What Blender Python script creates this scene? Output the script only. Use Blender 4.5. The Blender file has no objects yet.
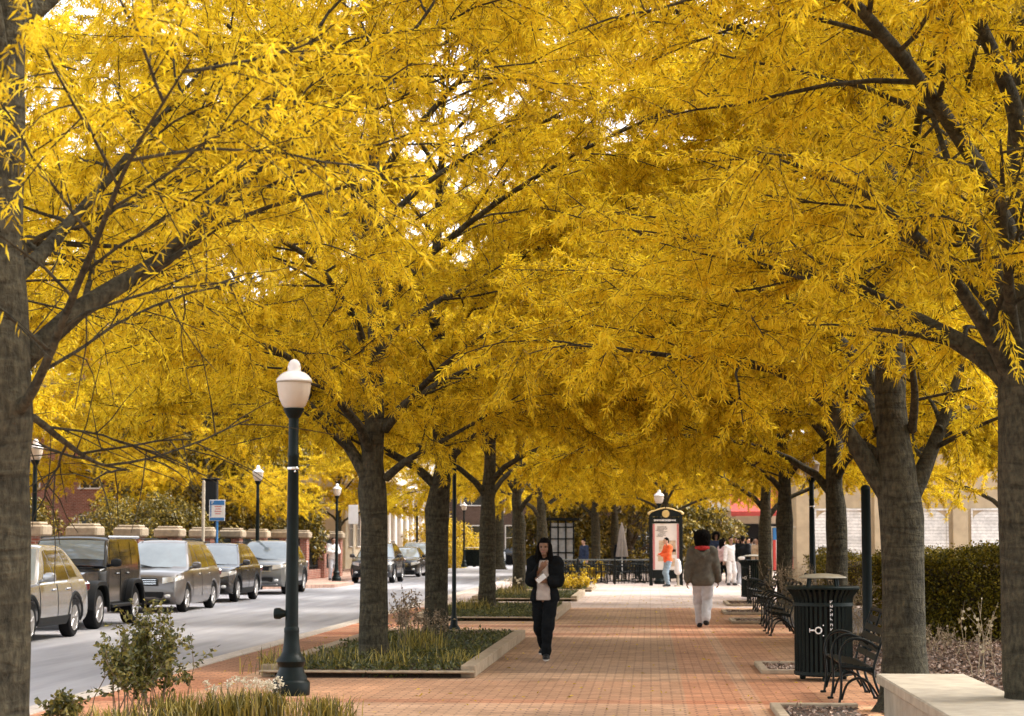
import bpy, bmesh, math, random
import numpy as np
from mathutils import Vector, Matrix, Euler

# ------------------------------------------------------------------ scene, camera, light
scene = bpy.context.scene
COL = scene.collection
F, CX, CY, VX, VY, CAMZ = 2000.0, 512.0, 358.0, 650.0, 541.0, 1.65
TH = math.atan((VY - CY) / F)
PS = math.atan((VX - CX) / F * math.cos(TH))
cam_d = bpy.data.cameras.new('camera')
cam = bpy.data.objects.new('camera', cam_d)
COL.objects.link(cam)
cam.location = (0, 0, CAMZ)
cam.rotation_euler = (math.pi / 2 + TH, 0, PS)
cam_d.sensor_width = 36
cam_d.lens = F / 1024 * 36
cam_d.clip_start = 0.1
cam_d.clip_end = 5000
cam_d.dof.use_dof = True
cam_d.dof.focus_distance = 21.0
cam_d.dof.aperture_fstop = 5.0
scene.camera = cam

SUN_EL, SUN_AZ = math.radians(50), math.radians(70)      # azimuth from +Y towards +X
w = bpy.data.worlds.new('World')
scene.world = w
w.use_nodes = True
nt = w.node_tree
bg = nt.nodes['Background']
sky = nt.nodes.new('ShaderNodeTexSky')
sky.sky_type = 'NISHITA'
sky.sun_disc = False
sky.sun_elevation = SUN_EL
sky.sun_rotation = SUN_AZ
sky.dust_density = 3.0
sky.air_density = 1.0
hs = nt.nodes.new('ShaderNodeHueSaturation')          # thin white cloud veil
hs.inputs['Saturation'].default_value = 0.28
hs.inputs['Value'].default_value = 2.25
nt.links.new(sky.outputs[0], hs.inputs['Color'])
nt.links.new(hs.outputs[0], bg.inputs['Color'])
bg.inputs['Strength'].default_value = 0.15

sun_d = bpy.data.lights.new('sun', 'SUN')
sun = bpy.data.objects.new('sun', sun_d)
COL.objects.link(sun)
sun_d.energy = 1.9
sun_d.angle = math.radians(10.0)
sun_d.color = (1.0, 0.93, 0.82)
sd = Vector((math.sin(SUN_AZ) * math.cos(SUN_EL), math.cos(SUN_AZ) * math.cos(SUN_EL), math.sin(SUN_EL)))
sun.rotation_euler = sd.to_track_quat('Z', 'Y').to_euler()
sun.location = sd * 60

vs = scene.view_settings
vs.view_transform = 'Standard'
vs.look = 'None'
vs.exposure = 0.93
vs.gamma = 1
vs.use_curve_mapping = False
cy = scene.cycles
cy.max_bounces = 7
cy.diffuse_bounces = 4
cy.glossy_bounces = 3
cy.transmission_bounces = 4
cy.transparent_max_bounces = 6
cy.caustics_reflective = False
cy.caustics_refractive = False
cy.use_denoising = True
cy.sample_clamp_indirect = 6

# ------------------------------------------------------------------ geometry helpers
_f = Vector((-math.sin(PS) * math.cos(TH), math.cos(PS) * math.cos(TH), math.sin(TH)))
_r = Vector((math.cos(PS), math.sin(PS), 0))
_u = _r.cross(_f)

def ray(u, v):
    return _f * F + _r * (u - CX) + _u * (CY - v)

def G(u, v, z=0.0):
    d = ray(u, v)
    t = (z - CAMZ) / d.z
    return Vector((d.x * t, d.y * t, z))

def AT(u, v, y):
    d = ray(u, v)
    t = y / d.y
    return Vector((d.x * t, y, CAMZ + d.z * t))

class MB:
    def __init__(s):
        s.v, s.f, s.m = [], [], []
    def add(s, vs_, fs_, mi=0):
        o = len(s.v)
        s.v.extend([tuple(p) for p in vs_])
        s.f.extend([tuple(i + o for i in f) for f in fs_])
        s.m.extend([mi] * len(fs_))
        return s
    def box(s, c, d, b=0.0, M=None, mi=0):
        hx, hy, hz = d[0] / 2, d[1] / 2, d[2] / 2
        b = min(b, hx * .9, hy * .9, hz * .9)
        if b <= 0:
            vs_ = [Vector((x * hx, y * hy, z * hz)) for x in (-1, 1) for y in (-1, 1) for z in (-1, 1)]
            fs_ = [(0, 1, 3, 2), (4, 6, 7, 5), (0, 4, 5, 1), (2, 3, 7, 6), (0, 2, 6, 4), (1, 5, 7, 3)]
        else:
            vs_, ix = [], {}
            for x in (-1, 1):
                for y in (-1, 1):
                    for z in (-1, 1):
                        for k in range(3):
                            p = [x * (hx - b), y * (hy - b), z * (hz - b)]
                            p[k] += (x, y, z)[k] * b
                            ix[(x, y, z, k)] = len(vs_)
                            vs_.append(Vector(p))
            fs_ = []
            def q(*k):
                fs_.append(tuple(ix[i] for i in k))
            for x in (-1, 1):
                q(*[(x, y, z, 0) for y, z in ((-1, -1), (1, -1), (1, 1), (-1, 1))][::x])
            for y in (-1, 1):
                q(*[(x, y, z, 1) for x, z in ((-1, -1), (-1, 1), (1, 1), (1, -1))][::y])
            for z in (-1, 1):
                q(*[(x, y, z, 2) for x, y in ((-1, -1), (1, -1), (1, 1), (-1, 1))][::z])
            for x in (-1, 1):
                for y in (-1, 1):
                    q((x, y, -1, 0), (x, y, 1, 0), (x, y, 1, 1), (x, y, -1, 1))
                    q((x, -1, y, 0), (x, 1, y, 0), (x, 1, y, 2), (x, -1, y, 2))
                    q((-1, x, y, 1), (1, x, y, 1), (1, x, y, 2), (-1, x, y, 2))
            for x in (-1, 1):
                for y in (-1, 1):
                    for z in (-1, 1):
                        q((x, y, z, 0), (x, y, z, 1), (x, y, z, 2))
        c = Vector(c)
        vs_ = [(M @ p if M else p) + c for p in vs_]
        return s.add(vs_, fs_, mi)
    def tube(s, path, rad, n=8, cap=True, mi=0, sq=None):
        P = [Vector(p) for p in path]
        if not hasattr(rad, '__len__'):
            rad = [rad] * len(P)
        vs_, fs_ = [], []
        t0 = (P[1] - P[0]).normalized()
        ref = Vector((0, 0, 1)) if abs(t0.z) < .8 else Vector((0, 1, 0))
        a = t0.cross(ref).normalized()
        for i, p in enumerate(P):
            t = (P[min(i + 1, len(P) - 1)] - P[max(i - 1, 0)]).normalized()
            a = (a - t * a.dot(t)).normalized()
            b = t.cross(a)
            for k in range(n):
                th = 2 * math.pi * (k + .5) / n
                r = rad[i]
                ca, sa = math.cos(th), math.sin(th)
                if sq:
                    vs_.append(p + a * (ca * r * sq[0]) + b * (sa * r * sq[1]))
                else:
                    vs_.append(p + (a * ca + b * sa) * r)
        for i in range(len(P) - 1):
            for k in range(n):
                k2 = (k + 1) % n
                fs_.append((i * n + k, i * n + k2, (i + 1) * n + k2, (i + 1) * n + k))
        if cap:
            fs_.append(tuple(range(n))[::-1])
            fs_.append(tuple((len(P) - 1) * n + k for k in range(n)))
        return s.add(vs_, fs_, mi)
    def lathe(s, prof, n=24, c=(0, 0, 0), axis='z', mi=0, mod=None):
        vs_, fs_ = [], []
        for r, z in prof:
            for k in range(n):
                th = 2 * math.pi * k / n
                rr = r * (mod(th, z) if mod else 1)
                x, y = rr * math.cos(th), rr * math.sin(th)
                p = (x, y, z) if axis == 'z' else ((z, x, y) if axis == 'x' else (x, z, y))
                vs_.append(Vector(p) + Vector(c))
        for i in range(len(prof) - 1):
            for k in range(n):
                k2 = (k + 1) % n
                fs_.append((i * n + k, i * n + k2, (i + 1) * n + k2, (i + 1) * n + k))
        if prof[0][0] > 1e-4:
            fs_.append(tuple(range(n))[::-1])
        if prof[-1][0] > 1e-4:
            fs_.append(tuple((len(prof) - 1) * n + k for k in range(n)))
        return s.add(vs_, fs_, mi)
    def prism(s, poly, fn, t0, t1, mi=0):
        n = len(poly)
        vs_ = [fn(a, b, t0) for a, b in poly] + [fn(a, b, t1) for a, b in poly]
        fs_ = [tuple(range(n)), tuple(range(2 * n - 1, n - 1, -1))]
        for k in range(n):
            fs_.append((k, (k + 1) % n, n + (k + 1) % n, n + k)[::-1])
        return s.add(vs_, fs_, mi)
    def ell(s, c, r, e=1.0, n=12, m=8, M=None, mi=0):
        def sp(v, p):
            return math.copysign(abs(v) ** p, v)
        vs_, fs_ = [], []
        for j in range(m + 1):
            ph = -math.pi / 2 + math.pi * j / m
            for k in range(n):
                th = 2 * math.pi * k / n
                p = Vector((r[0] * sp(math.cos(ph), e) * sp(math.cos(th), e), r[1] * sp(math.cos(ph), e) * sp(math.sin(th), e), r[2] * sp(math.sin(ph), e)))
                vs_.append((M @ p if M else p) + Vector(c))
        for j in range(m):
            for k in range(n):
                k2 = (k + 1) % n
                fs_.append((j * n + k, j * n + k2, (j + 1) * n + k2, (j + 1) * n + k))
        return s.add(vs_, fs_, mi)
    def grid(s, P, mi=0, close=False):
        nr, nc = len(P), len(P[0])
        vs_ = [p for row in P for p in row]
        fs_ = [(i * nc + j, i * nc + j + 1, (i + 1) * nc + j + 1, (i + 1) * nc + j) for i in range(nr - 1) for j in range(nc - 1)]
        return s.add(vs_, fs_, mi)
    def mesh(s, name, mats, smooth=35):
        me = bpy.data.meshes.new(name)
        me.from_pydata(s.v, [], s.f)
        for m in (mats if isinstance(mats, (list, tuple)) else [mats]):
            me.materials.append(m)
        me.polygons.foreach_set('material_index', s.m)
        bm = bmesh.new()
        bm.from_mesh(me)
        bmesh.ops.recalc_face_normals(bm, faces=bm.faces)
        bm.to_mesh(me)
        bm.free()
        if smooth:
            me.polygons.foreach_set('use_smooth', [True] * len(me.polygons))
            me.set_sharp_from_angle(angle=math.radians(smooth))
        return me
    def build(s, name, mats, parent=None, smooth=35, loc=None):
        o = bpy.data.objects.new(name, s.mesh(name, mats, smooth))
        COL.objects.link(o)
        if parent:
            o.parent = parent
        if loc is not None:
            o.location = loc
        return o

def np_obj(name, verts, faces, mats, parent=None, smooth=False, midx=None, attr=None):
    """faces: (n,k) int array"""
    me = np_mesh(name, verts, faces, mats, smooth, midx, attr)
    o = bpy.data.objects.new(name, me)
    COL.objects.link(o)
    if parent:
        o.parent = parent
    return o

def np_mesh(name, verts, faces, mats, smooth=False, midx=None, attr=None):
    me = bpy.data.meshes.new(name)
    k = faces.shape[1]
    me.vertices.add(len(verts))
    me.vertices.foreach_set('co', np.ascontiguousarray(verts, dtype=np.float32).ravel())
    me.loops.add(faces.size)
    me.loops.foreach_set('vertex_index', np.ascontiguousarray(faces, dtype=np.int32).ravel())
    me.polygons.add(len(faces))
    me.polygons.foreach_set('loop_start', np.arange(0, faces.size, k, dtype=np.int32))
    for m in (mats if isinstance(mats, (list, tuple)) else [mats]):
        me.materials.append(m)
    if midx is not None:
        me.polygons.foreach_set('material_index', np.ascontiguousarray(midx, dtype=np.int32))
    me.polygons.foreach_set('use_smooth', np.full(len(faces), bool(smooth)))
    if attr is not None:
        a = me.attributes.new('tone', 'FLOAT', 'POINT')
        a.data.foreach_set('value', np.ascontiguousarray(attr, dtype=np.float32))
    me.update(calc_edges=True)
    me.validate()
    return me

def thing(name, label, cat, loc=(0, 0, 0), rz=0.0, group=None):
    o = bpy.data.objects.new(name, None)
    COL.objects.link(o)
    o.location = loc
    o.rotation_euler = (0, 0, rz)
    o.empty_display_size = .2
    return tag(o, label, cat, group)

def tag(o, label, cat, group=None):
    o['label'] = label
    o['category'] = cat
    if group:
        o['group'] = group
    return o

def struct(o):
    o['kind'] = 'structure'
    return o

def dup(root, label, loc, rz=0.0, sc=1.0, group=None):
    def cp(o, par):
        c = o.copy()
        COL.objects.link(c)
        if par:
            c.parent = par
        for ch in o.children:
            cp(ch, c)
        return c
    r = cp(root, None)
    r['label'] = label
    if group:
        r['group'] = group
    r.location = loc
    r.rotation_euler = (0, 0, rz)
    r.scale = (sc, sc, sc)
    return r

# ------------------------------------------------------------------ materials
def mat(name, col, rough=.6, metal=0.0, var=.25, scale=8.0, bump=0.0, stretch=(1, 1, 1), col2=None, spec=.5, coat=0.0, detail=5):
    m = bpy.data.materials.new(name)
    m.use_nodes = True
    n = m.node_tree
    p = n.nodes['Principled BSDF']
    tc = n.nodes.new('ShaderNodeTexCoord')
    mp = n.nodes.new('ShaderNodeMapping')
    mp.inputs['Scale'].default_value = stretch
    n.links.new(tc.outputs['Object'], mp.inputs['Vector'])
    nz = n.nodes.new('ShaderNodeTexNoise')
    nz.inputs['Scale'].default_value = scale
    nz.inputs['Detail'].default_value = detail
    nz.inputs['Roughness'].default_value = .62
    n.links.new(mp.outputs[0], nz.inputs['Vector'])
    rp = n.nodes.new('ShaderNodeValToRGB')
    rp.color_ramp.elements[0].position = .32
    rp.color_ramp.elements[1].position = .7
    c = Vector(col)
    c2 = Vector(col2) if col2 else c * (1 + var)
    c1 = c if col2 else c * (1 - var)
    rp.color_ramp.elements[0].color = (*c1, 1)
    rp.color_ramp.elements[1].color = (*c2, 1)
    n.links.new(nz.outputs['Fac'], rp.inputs['Fac'])
    n.links.new(rp.outputs['Color'], p.inputs['Base Color'])
    p.inputs['Roughness'].default_value = rough
    p.inputs['Metallic'].default_value = metal
    p.inputs['Specular IOR Level'].default_value = spec
    p.inputs['Coat Weight'].default_value = coat
    p.inputs['Coat Roughness'].default_value = .08
    if bump:
        b = n.nodes.new('ShaderNodeBump')
        b.inputs['Strength'].default_value = bump
        b.inputs['Distance'].default_value = .02
        n.links.new(nz.outputs['Fac'], b.inputs['Height'])
        n.links.new(b.outputs[0], p.inputs['Normal'])
    return m

def leaf_mat(name, dark, mid, lite, trans=.45, gloss=.05):
    m = bpy.data.materials.new(name)
    m.use_nodes = True
    n = m.node_tree
    n.nodes.remove(n.nodes['Principled BSDF'])
    out = n.nodes['Material Output']
    at = n.nodes.new('ShaderNodeAttribute')
    at.attribute_name = 'tone'
    rp = n.nodes.new('ShaderNodeValToRGB')
    e = rp.color_ramp.elements
    e[0].position, e[0].color = .0, (*dark, 1)
    e[1].position, e[1].color = 1.0, (*lite, 1)
    x = e.new(.45)
    x.color = (*mid, 1)
    n.links.new(at.outputs['Fac'], rp.inputs['Fac'])
    d = n.nodes.new('ShaderNodeBsdfDiffuse')
    t = n.nodes.new('ShaderNodeBsdfTranslucent')
    g = n.nodes.new('ShaderNodeBsdfGlossy')
    g.inputs['Roughness'].default_value = .45
    n.links.new(rp.outputs[0], d.inputs['Color'])
    n.links.new(rp.outputs[0], t.inputs['Color'])
    m1 = n.nodes.new('ShaderNodeMixShader')
    m1.inputs[0].default_value = trans
    n.links.new(d.outputs[0], m1.inputs[1])
    n.links.new(t.outputs[0], m1.inputs[2])
    m2 = n.nodes.new('ShaderNodeMixShader')
    m2.inputs[0].default_value = gloss
    n.links.new(m1.outputs[0], m2.inputs[1])
    n.links.new(g.outputs[0], m2.inputs[2])
    n.links.new(m2.outputs[0], out.inputs['Surface'])
    return m

def bark_mat(name, c1, c2):
    m = mat(name, c1, .9, 0, 0, 5.5, 0, (5, 5, 2.2), col2=c2, spec=.2, detail=8)
    n = m.node_tree
    p = n.nodes['Principled BSDF']
    tc = n.nodes['Texture Coordinate']
    mp2 = n.nodes.new('ShaderNodeMapping')
    mp2.inputs['Scale'].default_value = (1.1, 1.1, 5.5)
    n.links.new(tc.outputs['Object'], mp2.inputs[0])
    nz = n.nodes.new('ShaderNodeTexNoise')            # rings across the bark
    nz.inputs['Scale'].default_value = 1.5
    nz.inputs['Detail'].default_value = 7
    nz.inputs['Distortion'].default_value = 1.3
    n.links.new(mp2.outputs[0], nz.inputs['Vector'])
    rp = n.nodes.new('ShaderNodeValToRGB')
    rp.color_ramp.elements[0].position, rp.color_ramp.elements[0].color = .40, (.34, .34, .34, 1)
    rp.color_ramp.elements[1].position, rp.color_ramp.elements[1].color = .56, (1, 1, 1, 1)
    n.links.new(nz.outputs['Fac'], rp.inputs['Fac'])
    mx = n.nodes.new('ShaderNodeMixRGB')
    mx.blend_type = 'MULTIPLY'
    mx.inputs[0].default_value = .6
    n.links.new(n.nodes['Color Ramp'].outputs[0], mx.inputs[1])
    n.links.new(rp.outputs[0], mx.inputs[2])
    n.links.new(mx.outputs[0], p.inputs['Base Color'])
    ad = n.nodes.new('ShaderNodeMath')
    ad.operation = 'ADD'
    n.links.new(n.nodes['Noise Texture'].outputs['Fac'], ad.inputs[0])
    n.links.new(nz.outputs['Fac'], ad.inputs[1])
    b = n.nodes.new('ShaderNodeBump')
    b.inputs['Strength'].default_value = .9
    b.inputs['Distance'].default_value = .05
    n.links.new(ad.outputs[0], b.inputs['Height'])
    n.links.new(b.outputs[0], p.inputs['Normal'])
    return m

def brick_mat(name, c1, c2, mortar, bw=.2, bh=.1, msize=.006, axes='xy', bands=None, rot=False, rough=.85, offset=.5):
    m = bpy.data.materials.new(name)
    m.use_nodes = True
    n = m.node_tree
    p = n.nodes['Principled BSDF']
    p.inputs['Roughness'].default_value = rough
    p.inputs['Specular IOR Level'].default_value = .25
    tc = n.nodes.new('ShaderNodeTexCoord')
    sx = n.nodes.new('ShaderNodeSeparateXYZ')
    n.links.new(tc.outputs['Object'], sx.inputs[0])
    cb = n.nodes.new('ShaderNodeCombineXYZ')
    a, b_ = {'xy': ('X', 'Y'), 'yx': ('Y', 'X'), 'xz': ('X', 'Z'), 'yz': ('Y', 'Z')}[axes]
    n.links.new(sx.outputs[a], cb.inputs[0])
    n.links.new(sx.outputs[b_], cb.inputs[1])
    br = n.nodes.new('ShaderNodeTexBrick')
    br.offset = offset
    br.inputs['Color1'].default_value = (*c1, 1)
    br.inputs['Color2'].default_value = (*c2, 1)
    br.inputs['Mortar'].default_value = (*mortar, 1)
    br.inputs['Scale'].default_value = 1.0
    br.inputs['Mortar Size'].default_value = msize
    br.inputs['Mortar Smooth'].default_value = .3
    br.inputs['Brick Width'].default_value = bw
    br.inputs['Row Height'].default_value = bh
    n.links.new(cb.outputs[0], br.inputs['Vector'])
    last = br.outputs['Color']
    def mul(src, fac=1.0, mode='MULTIPLY'):
        nonlocal last
        mx = n.nodes.new('ShaderNodeMixRGB')
        mx.blend_type = mode
        mx.inputs[0].default_value = fac
        n.links.new(last, mx.inputs[1])
        n.links.new(src, mx.inputs[2])
        last = mx.outputs[0]
    for sc_, lo, hi in ((.45, .72, 1.2), (2.6, .84, 1.12), (9.0, .84, 1.12), (60.0, .80, 1.15)):
        nz = n.nodes.new('ShaderNodeTexNoise')
        nz.inputs['Scale'].default_value = sc_
        nz.inputs['Detail'].default_value = 4
        n.links.new(tc.outputs['Object'], nz.inputs['Vector'])
        rp = n.nodes.new('ShaderNodeValToRGB')
        rp.color_ramp.elements[0].position, rp.color_ramp.elements[0].color = .3, (lo, lo, lo, 1)
        rp.color_ramp.elements[1].position, rp.color_ramp.elements[1].color = .7, (hi, hi, hi, 1)
        n.links.new(nz.outputs['Fac'], rp.inputs['Fac'])
        mul(rp.outputs[0])
    if bands:
        for ax, lo, hi, stops in bands:
            mr = n.nodes.new('ShaderNodeMapRange')
            mr.inputs['From Min'].default_value = lo
            mr.inputs['From Max'].default_value = hi
            n.links.new(sx.outputs[ax], mr.inputs['Value'])
            rp = n.nodes.new('ShaderNodeValToRGB')
            rp.color_ramp.interpolation = 'CONSTANT'
            els = rp.color_ramp.elements
            els[0].position, els[0].color = 0, (*stops[0][1], 1)
            els.remove(els[1])
            for pos, c in stops[1:]:
                e = els.new((pos - lo) / (hi - lo))
                e.color = (*c, 1)
            n.links.new(mr.outputs[0], rp.inputs['Fac'])
            mul(rp.outputs[0])
    n.links.new(last, p.inputs['Base Color'])
    bp = n.nodes.new('ShaderNodeBump')
    bp.inputs['Strength'].default_value = .5
    bp.inputs['Distance'].default_value = .006
    bp.invert = True
    n.links.new(br.outputs['Fac'], bp.inputs['Height'])
    n.links.new(bp.outputs[0], p.inputs['Normal'])
    return m

M = {}
M['bark'] = bark_mat('bark', (.028, .025, .016), (.105, .09, .056))
M['bark_far'] = bark_mat('bark_far', (.09, .07, .05), (.22, .17, .12))
M['leaf'] = leaf_mat('yellow_leaf', (.24, .165, .006), (.74, .52, .012), (.98, .79, .045), .52, .02)
M['leaf_gold'] = leaf_mat('golden_leaf', (.32, .20, .01), (.58, .40, .014), (.85, .60, .04), .5)
M['leaf_dark'] = leaf_mat('evergreen_leaf', (.03, .026, .005), (.13, .10, .012), (.36, .25, .025), .2, .04)
M['leaf_hedge'] = leaf_mat('hedge_leaf', (.03, .028, .004), (.10, .082, .007), (.30, .22, .015), .25, .02)
M['leaf_shrub'] = leaf_mat('shrub_leaf', (.035, .045, .01), (.11, .11, .02), (.34, .28, .06), .3)
M['grass'] = leaf_mat('grass_blade', (.05, .05, .010), (.20, .165, .025), (.50, .38, .07), .3)
M['dry'] = leaf_mat('dry_stem', (.12, .085, .05), (.27, .19, .11), (.5, .38, .24), .2)
M['bud'] = leaf_mat('pale_bud', (.25, .18, .1), (.45, .36, .2), (.62, .52, .33), .3)
M['petal'] = leaf_mat('white_petal', (.6, .5, .35), (.8, .72, .55), (.9, .85, .72), .3)
M['yellow_bloom'] = leaf_mat('yellow_bloom', (.28, .19, .01), (.55, .38, .015), (.8, .58, .03), .3)
M['litter'] = leaf_mat('leaf_litter', (.08, .045, .03), (.25, .15, .10), (.5, .36, .27), .1)
M['black_metal'] = mat('black_metal', (.006, .009, .009), .5, .0, .3, 12, .05, spec=.2)
M['lamp_green'] = mat('lamp_green_paint', (.002, .007, .0065), .45, .0, .35, 9, .08, spec=.2)
M['bin_green'] = mat('bin_green_paint', (.006, .012, .010), .5, .0, .4, 9, .05, spec=.2)
M['stone'] = mat('limestone', (.34, .265, .18), .85, 0, .25, 7, .25)
M['granite'] = mat('granite', (.50, .43, .36), .8, 0, .3, 14, .2)
M['concrete'] = mat('concrete', (.35, .30, .225), .85, 0, .2, 5, .15)
M['asphalt'] = mat('asphalt', (.31, .30, .31), .9, 0, .26, 1.1, .08, (1.6, .12, 1), detail=12)
M['soil'] = mat('mulch_soil', (.05, .032, .02), .95, 0, .5, 22, .8)
M['earth'] = mat('earth', (.2, .16, .12), .95, 0, .3, .8, .3)
M['white_paint'] = mat('white_paint', (.75, .73, .7), .5, 0, .06, 4)
M['cream'] = mat('cream_stucco', (.62, .53, .38), .8, 0, .12, 2, .1)
M['tan'] = mat('tan_stucco', (.45, .35, .22), .85, 0, .15, 2, .1)
M['red_awning'] = mat('red_canvas', (.42, .06, .045), .8, 0, .15, 6)
M['glass_dark'] = mat('window_glass', (.025, .03, .033), .06, 0, .3, 1, spec=.8)
M['tyre'] = mat('tyre_rubber', (.009, .009, .010), .9, 0, .2, 20, spec=.2)
M['rim'] = mat('alloy_rim', (.55, .54, .53), .3, .9, .08, 10)
M['trim'] = mat('black_trim', (.010, .011, .012), .65, 0, .25, 15, spec=.25)
M['chrome'] = mat('chrome', (.7, .7, .7), .15, 1, .05, 5)
M['skin_light'] = mat('skin_light', (.50, .29, .20), .55, 0, .08, 15)
M['skin_brown'] = mat('skin_brown', (.24, .125, .075), .55, 0, .08, 15)
M['hair'] = mat('black_hair', (.005, .004, .0035), .9, 0, .4, 40, .5, spec=.08)
M['lips'] = mat('lips', (.28, .10, .08), .5, 0, .1, 15)
M['blue_sign'] = mat('blue_sign', (.03, .17, .42), .5, 0, .08, 5)
M['red_print'] = mat('red_print', (.55, .06, .05), .6, 0, .1, 5)
M['gold'] = mat('gold_paint', (.62, .44, .16), .5, 0, .15, 10)
def glassy(name, col, rough=.3, trans=.6):
    m = mat(name, col, rough, 0, .04, 6)
    m.node_tree.nodes['Principled BSDF'].inputs['Subsurface Weight'].default_value = trans
    m.node_tree.nodes['Principled BSDF'].inputs['Subsurface Radius'].default_value = (.1, .1, .1)
    return m
M['globe'] = glassy('frosted_globe', (.60, .52, .43), .25)
M['globe_cap'] = glassy('globe_cap', (.82, .78, .76), .2)

# ------------------------------------------------------------------ ground, road, paving
def sheet(name, poly, z, m, thick=0.0):
    b = MB()
    if thick:
        b.prism(poly, lambda x, y, t: (x, y, t), z - thick, z)
    else:
        b.add([(x, y, z) for x, y in poly], [tuple(range(len(poly)))])
    return struct(b.build(name, m, smooth=0))

RZ = -0.12                                         # road level
sheet('ground', [(-1500, -300), (1500, -300), (1500, 2500), (-1500, 2500)], RZ - .06, M['earth'])
sheet('road', [(-14.6, -20), (-6.2, -20), (-6.2, 420), (-14.6, 420)], RZ, M['asphalt'])
T = (.95, .78, .66)
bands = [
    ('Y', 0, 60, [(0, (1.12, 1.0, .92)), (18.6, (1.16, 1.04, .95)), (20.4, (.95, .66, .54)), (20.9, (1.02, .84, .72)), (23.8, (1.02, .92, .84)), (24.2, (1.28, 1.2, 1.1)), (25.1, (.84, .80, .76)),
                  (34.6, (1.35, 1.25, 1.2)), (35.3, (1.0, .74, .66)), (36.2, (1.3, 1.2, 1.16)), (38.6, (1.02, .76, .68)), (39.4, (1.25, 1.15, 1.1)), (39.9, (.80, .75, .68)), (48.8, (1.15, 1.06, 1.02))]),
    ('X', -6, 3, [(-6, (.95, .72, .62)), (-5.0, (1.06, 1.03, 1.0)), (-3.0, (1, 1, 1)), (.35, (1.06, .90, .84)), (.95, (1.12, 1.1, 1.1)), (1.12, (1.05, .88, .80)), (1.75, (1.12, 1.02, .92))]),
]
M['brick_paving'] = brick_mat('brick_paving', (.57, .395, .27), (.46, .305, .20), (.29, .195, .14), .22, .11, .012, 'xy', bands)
M['pale_paving'] = brick_mat('pale_paving', (.52, .42, .37), (.46, .36, .31), (.32, .25, .21), .6, .6, .012, 'xy')
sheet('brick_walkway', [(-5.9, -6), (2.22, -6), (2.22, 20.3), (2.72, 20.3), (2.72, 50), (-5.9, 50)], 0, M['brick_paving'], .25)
sheet('crossing_pavement', [(-5.9, 50), (60, 50), (60, 330), (-5.9, 330)], 0, M['pale_paving'], .25)
b = MB()
y = -6
while y < 330:
    b.box((-6.05, y + .75, -.09), (.30, 1.49, .2), .012)
    y += 1.5
struct(b.build('kerb', M['granite']))
fs = [(-14.6, -20), (-14.6, 73), (-12.0, 76), (-12.0, 81), (-13.4, 83), (-13.4, 420), (-60, 420), (-60, -20)]
M['side_paving'] = brick_mat('side_paving', (.48, .32, .25), (.40, .25, .19), (.28, .19, .15), .3, .15, .012, 'xy')
sheet('sidewalk', fs, 0, M['side_paving'], .25)
sheet('planting_bed', [(2.22, -6), (60, -6), (60, 50), (2.72, 50), (2.72, 20.3), (2.22, 20.3)], .02, M['soil'], .3)
# painted parking edge and bay ticks
b = MB()
for y in (31, 38.2, 45.5, 52.7, 60, 67.2):
    b.add([(-14.4, y, RZ + .004), (-12.2, y, RZ + .004), (-12.2, y + .1, RZ + .004), (-14.4, y + .1, RZ + .004)], [(0, 1, 2, 3)])
struct(b.build('road_markings', M['white_paint'], smooth=0))

# ------------------------------------------------------------------ leaves and trees
def leaves_at(rng, P, D, size, wid, droop=.45, spread=.9, jit=0.0, tone=None):
    """P: node positions, D: preferred directions -> leaf verts, tris, tone"""
    n = len(P)
    r = rng.normal(size=(n, 3))
    r /= np.linalg.norm(r, axis=1)[:, None]
    d = D * .55 + r * spread + np.array([0, 0, -droop])
    d /= np.linalg.norm(d, axis=1)[:, None] + 1e-9
    s = np.cross(d, rng.normal(size=(n, 3)))
    s /= np.linalg.norm(s, axis=1)[:, None] + 1e-9
    L = (size * rng.uniform(.65, 1.3, n))[:, None]
    W = (wid * rng.uniform(.7, 1.3, n))[:, None]
    p0 = P + (rng.normal(size=(n, 3)) * jit if jit else 0)
    nn = np.cross(d, s)
    mid = p0 + d * L * .42 + nn * L * .05
    tip = p0 + d * L + np.array([0, 0, -.12]) * L
    V = np.empty((n, 4, 3), np.float32)
    V[:, 0], V[:, 1], V[:, 2], V[:, 3] = p0, mid + s * W, tip, mid - s * W
    base = (np.arange(n) * 4)[:, None]
    Fc = np.concatenate([base + np.array([0, 1, 2]), base + np.array([0, 2, 3])])
    tn = rng.uniform(0, 1, n) if tone is None else np.clip(tone + rng.normal(size=n) * .22, 0, 1)
    return V.reshape(-1, 3), Fc, np.repeat(tn, 4)

def tubes_np(paths, sides):
    """list of (path Nx3, radius N) -> verts, quads"""
    Vs, Fs, o = [], [], 0
    ang = np.arange(sides) * 2 * np.pi / sides
    ca, sa = np.cos(ang)[None, :, None], np.sin(ang)[None, :, None]
    for P, R in paths:
        P = np.asarray(P, float)
        R = np.asarray(R, float)
        t = np.gradient(P, axis=0)
        t /= np.linalg.norm(t, axis=1)[:, None] + 1e-9
        mt = P[-1] - P[0]
        ref = np.array([.13, .27, .95]) if abs(mt[2]) < .8 * np.linalg.norm(mt) else np.array([.95, .25, .1])
        a = np.cross(t, ref)
        a /= np.linalg.norm(a, axis=1)[:, None] + 1e-9
        b = np.cross(t, a)
        V = P[:, None, :] + (a[:, None, :] * ca + b[:, None, :] * sa) * R[:, None, None]
        n = len(P)
        i = np.arange(n - 1)[:, None] * sides
        k = np.arange(sides)[None, :]
        k2 = (k + 1) % sides
        Q = np.stack([i + k, i + k2, i + sides + k2, i + sides + k], -1).reshape(-1, 4) + o
        Vs.append(V.reshape(-1, 3))
        Fs.append(Q)
        o += n * sides
    return np.concatenate(Vs), np.concatenate(Fs)

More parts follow.
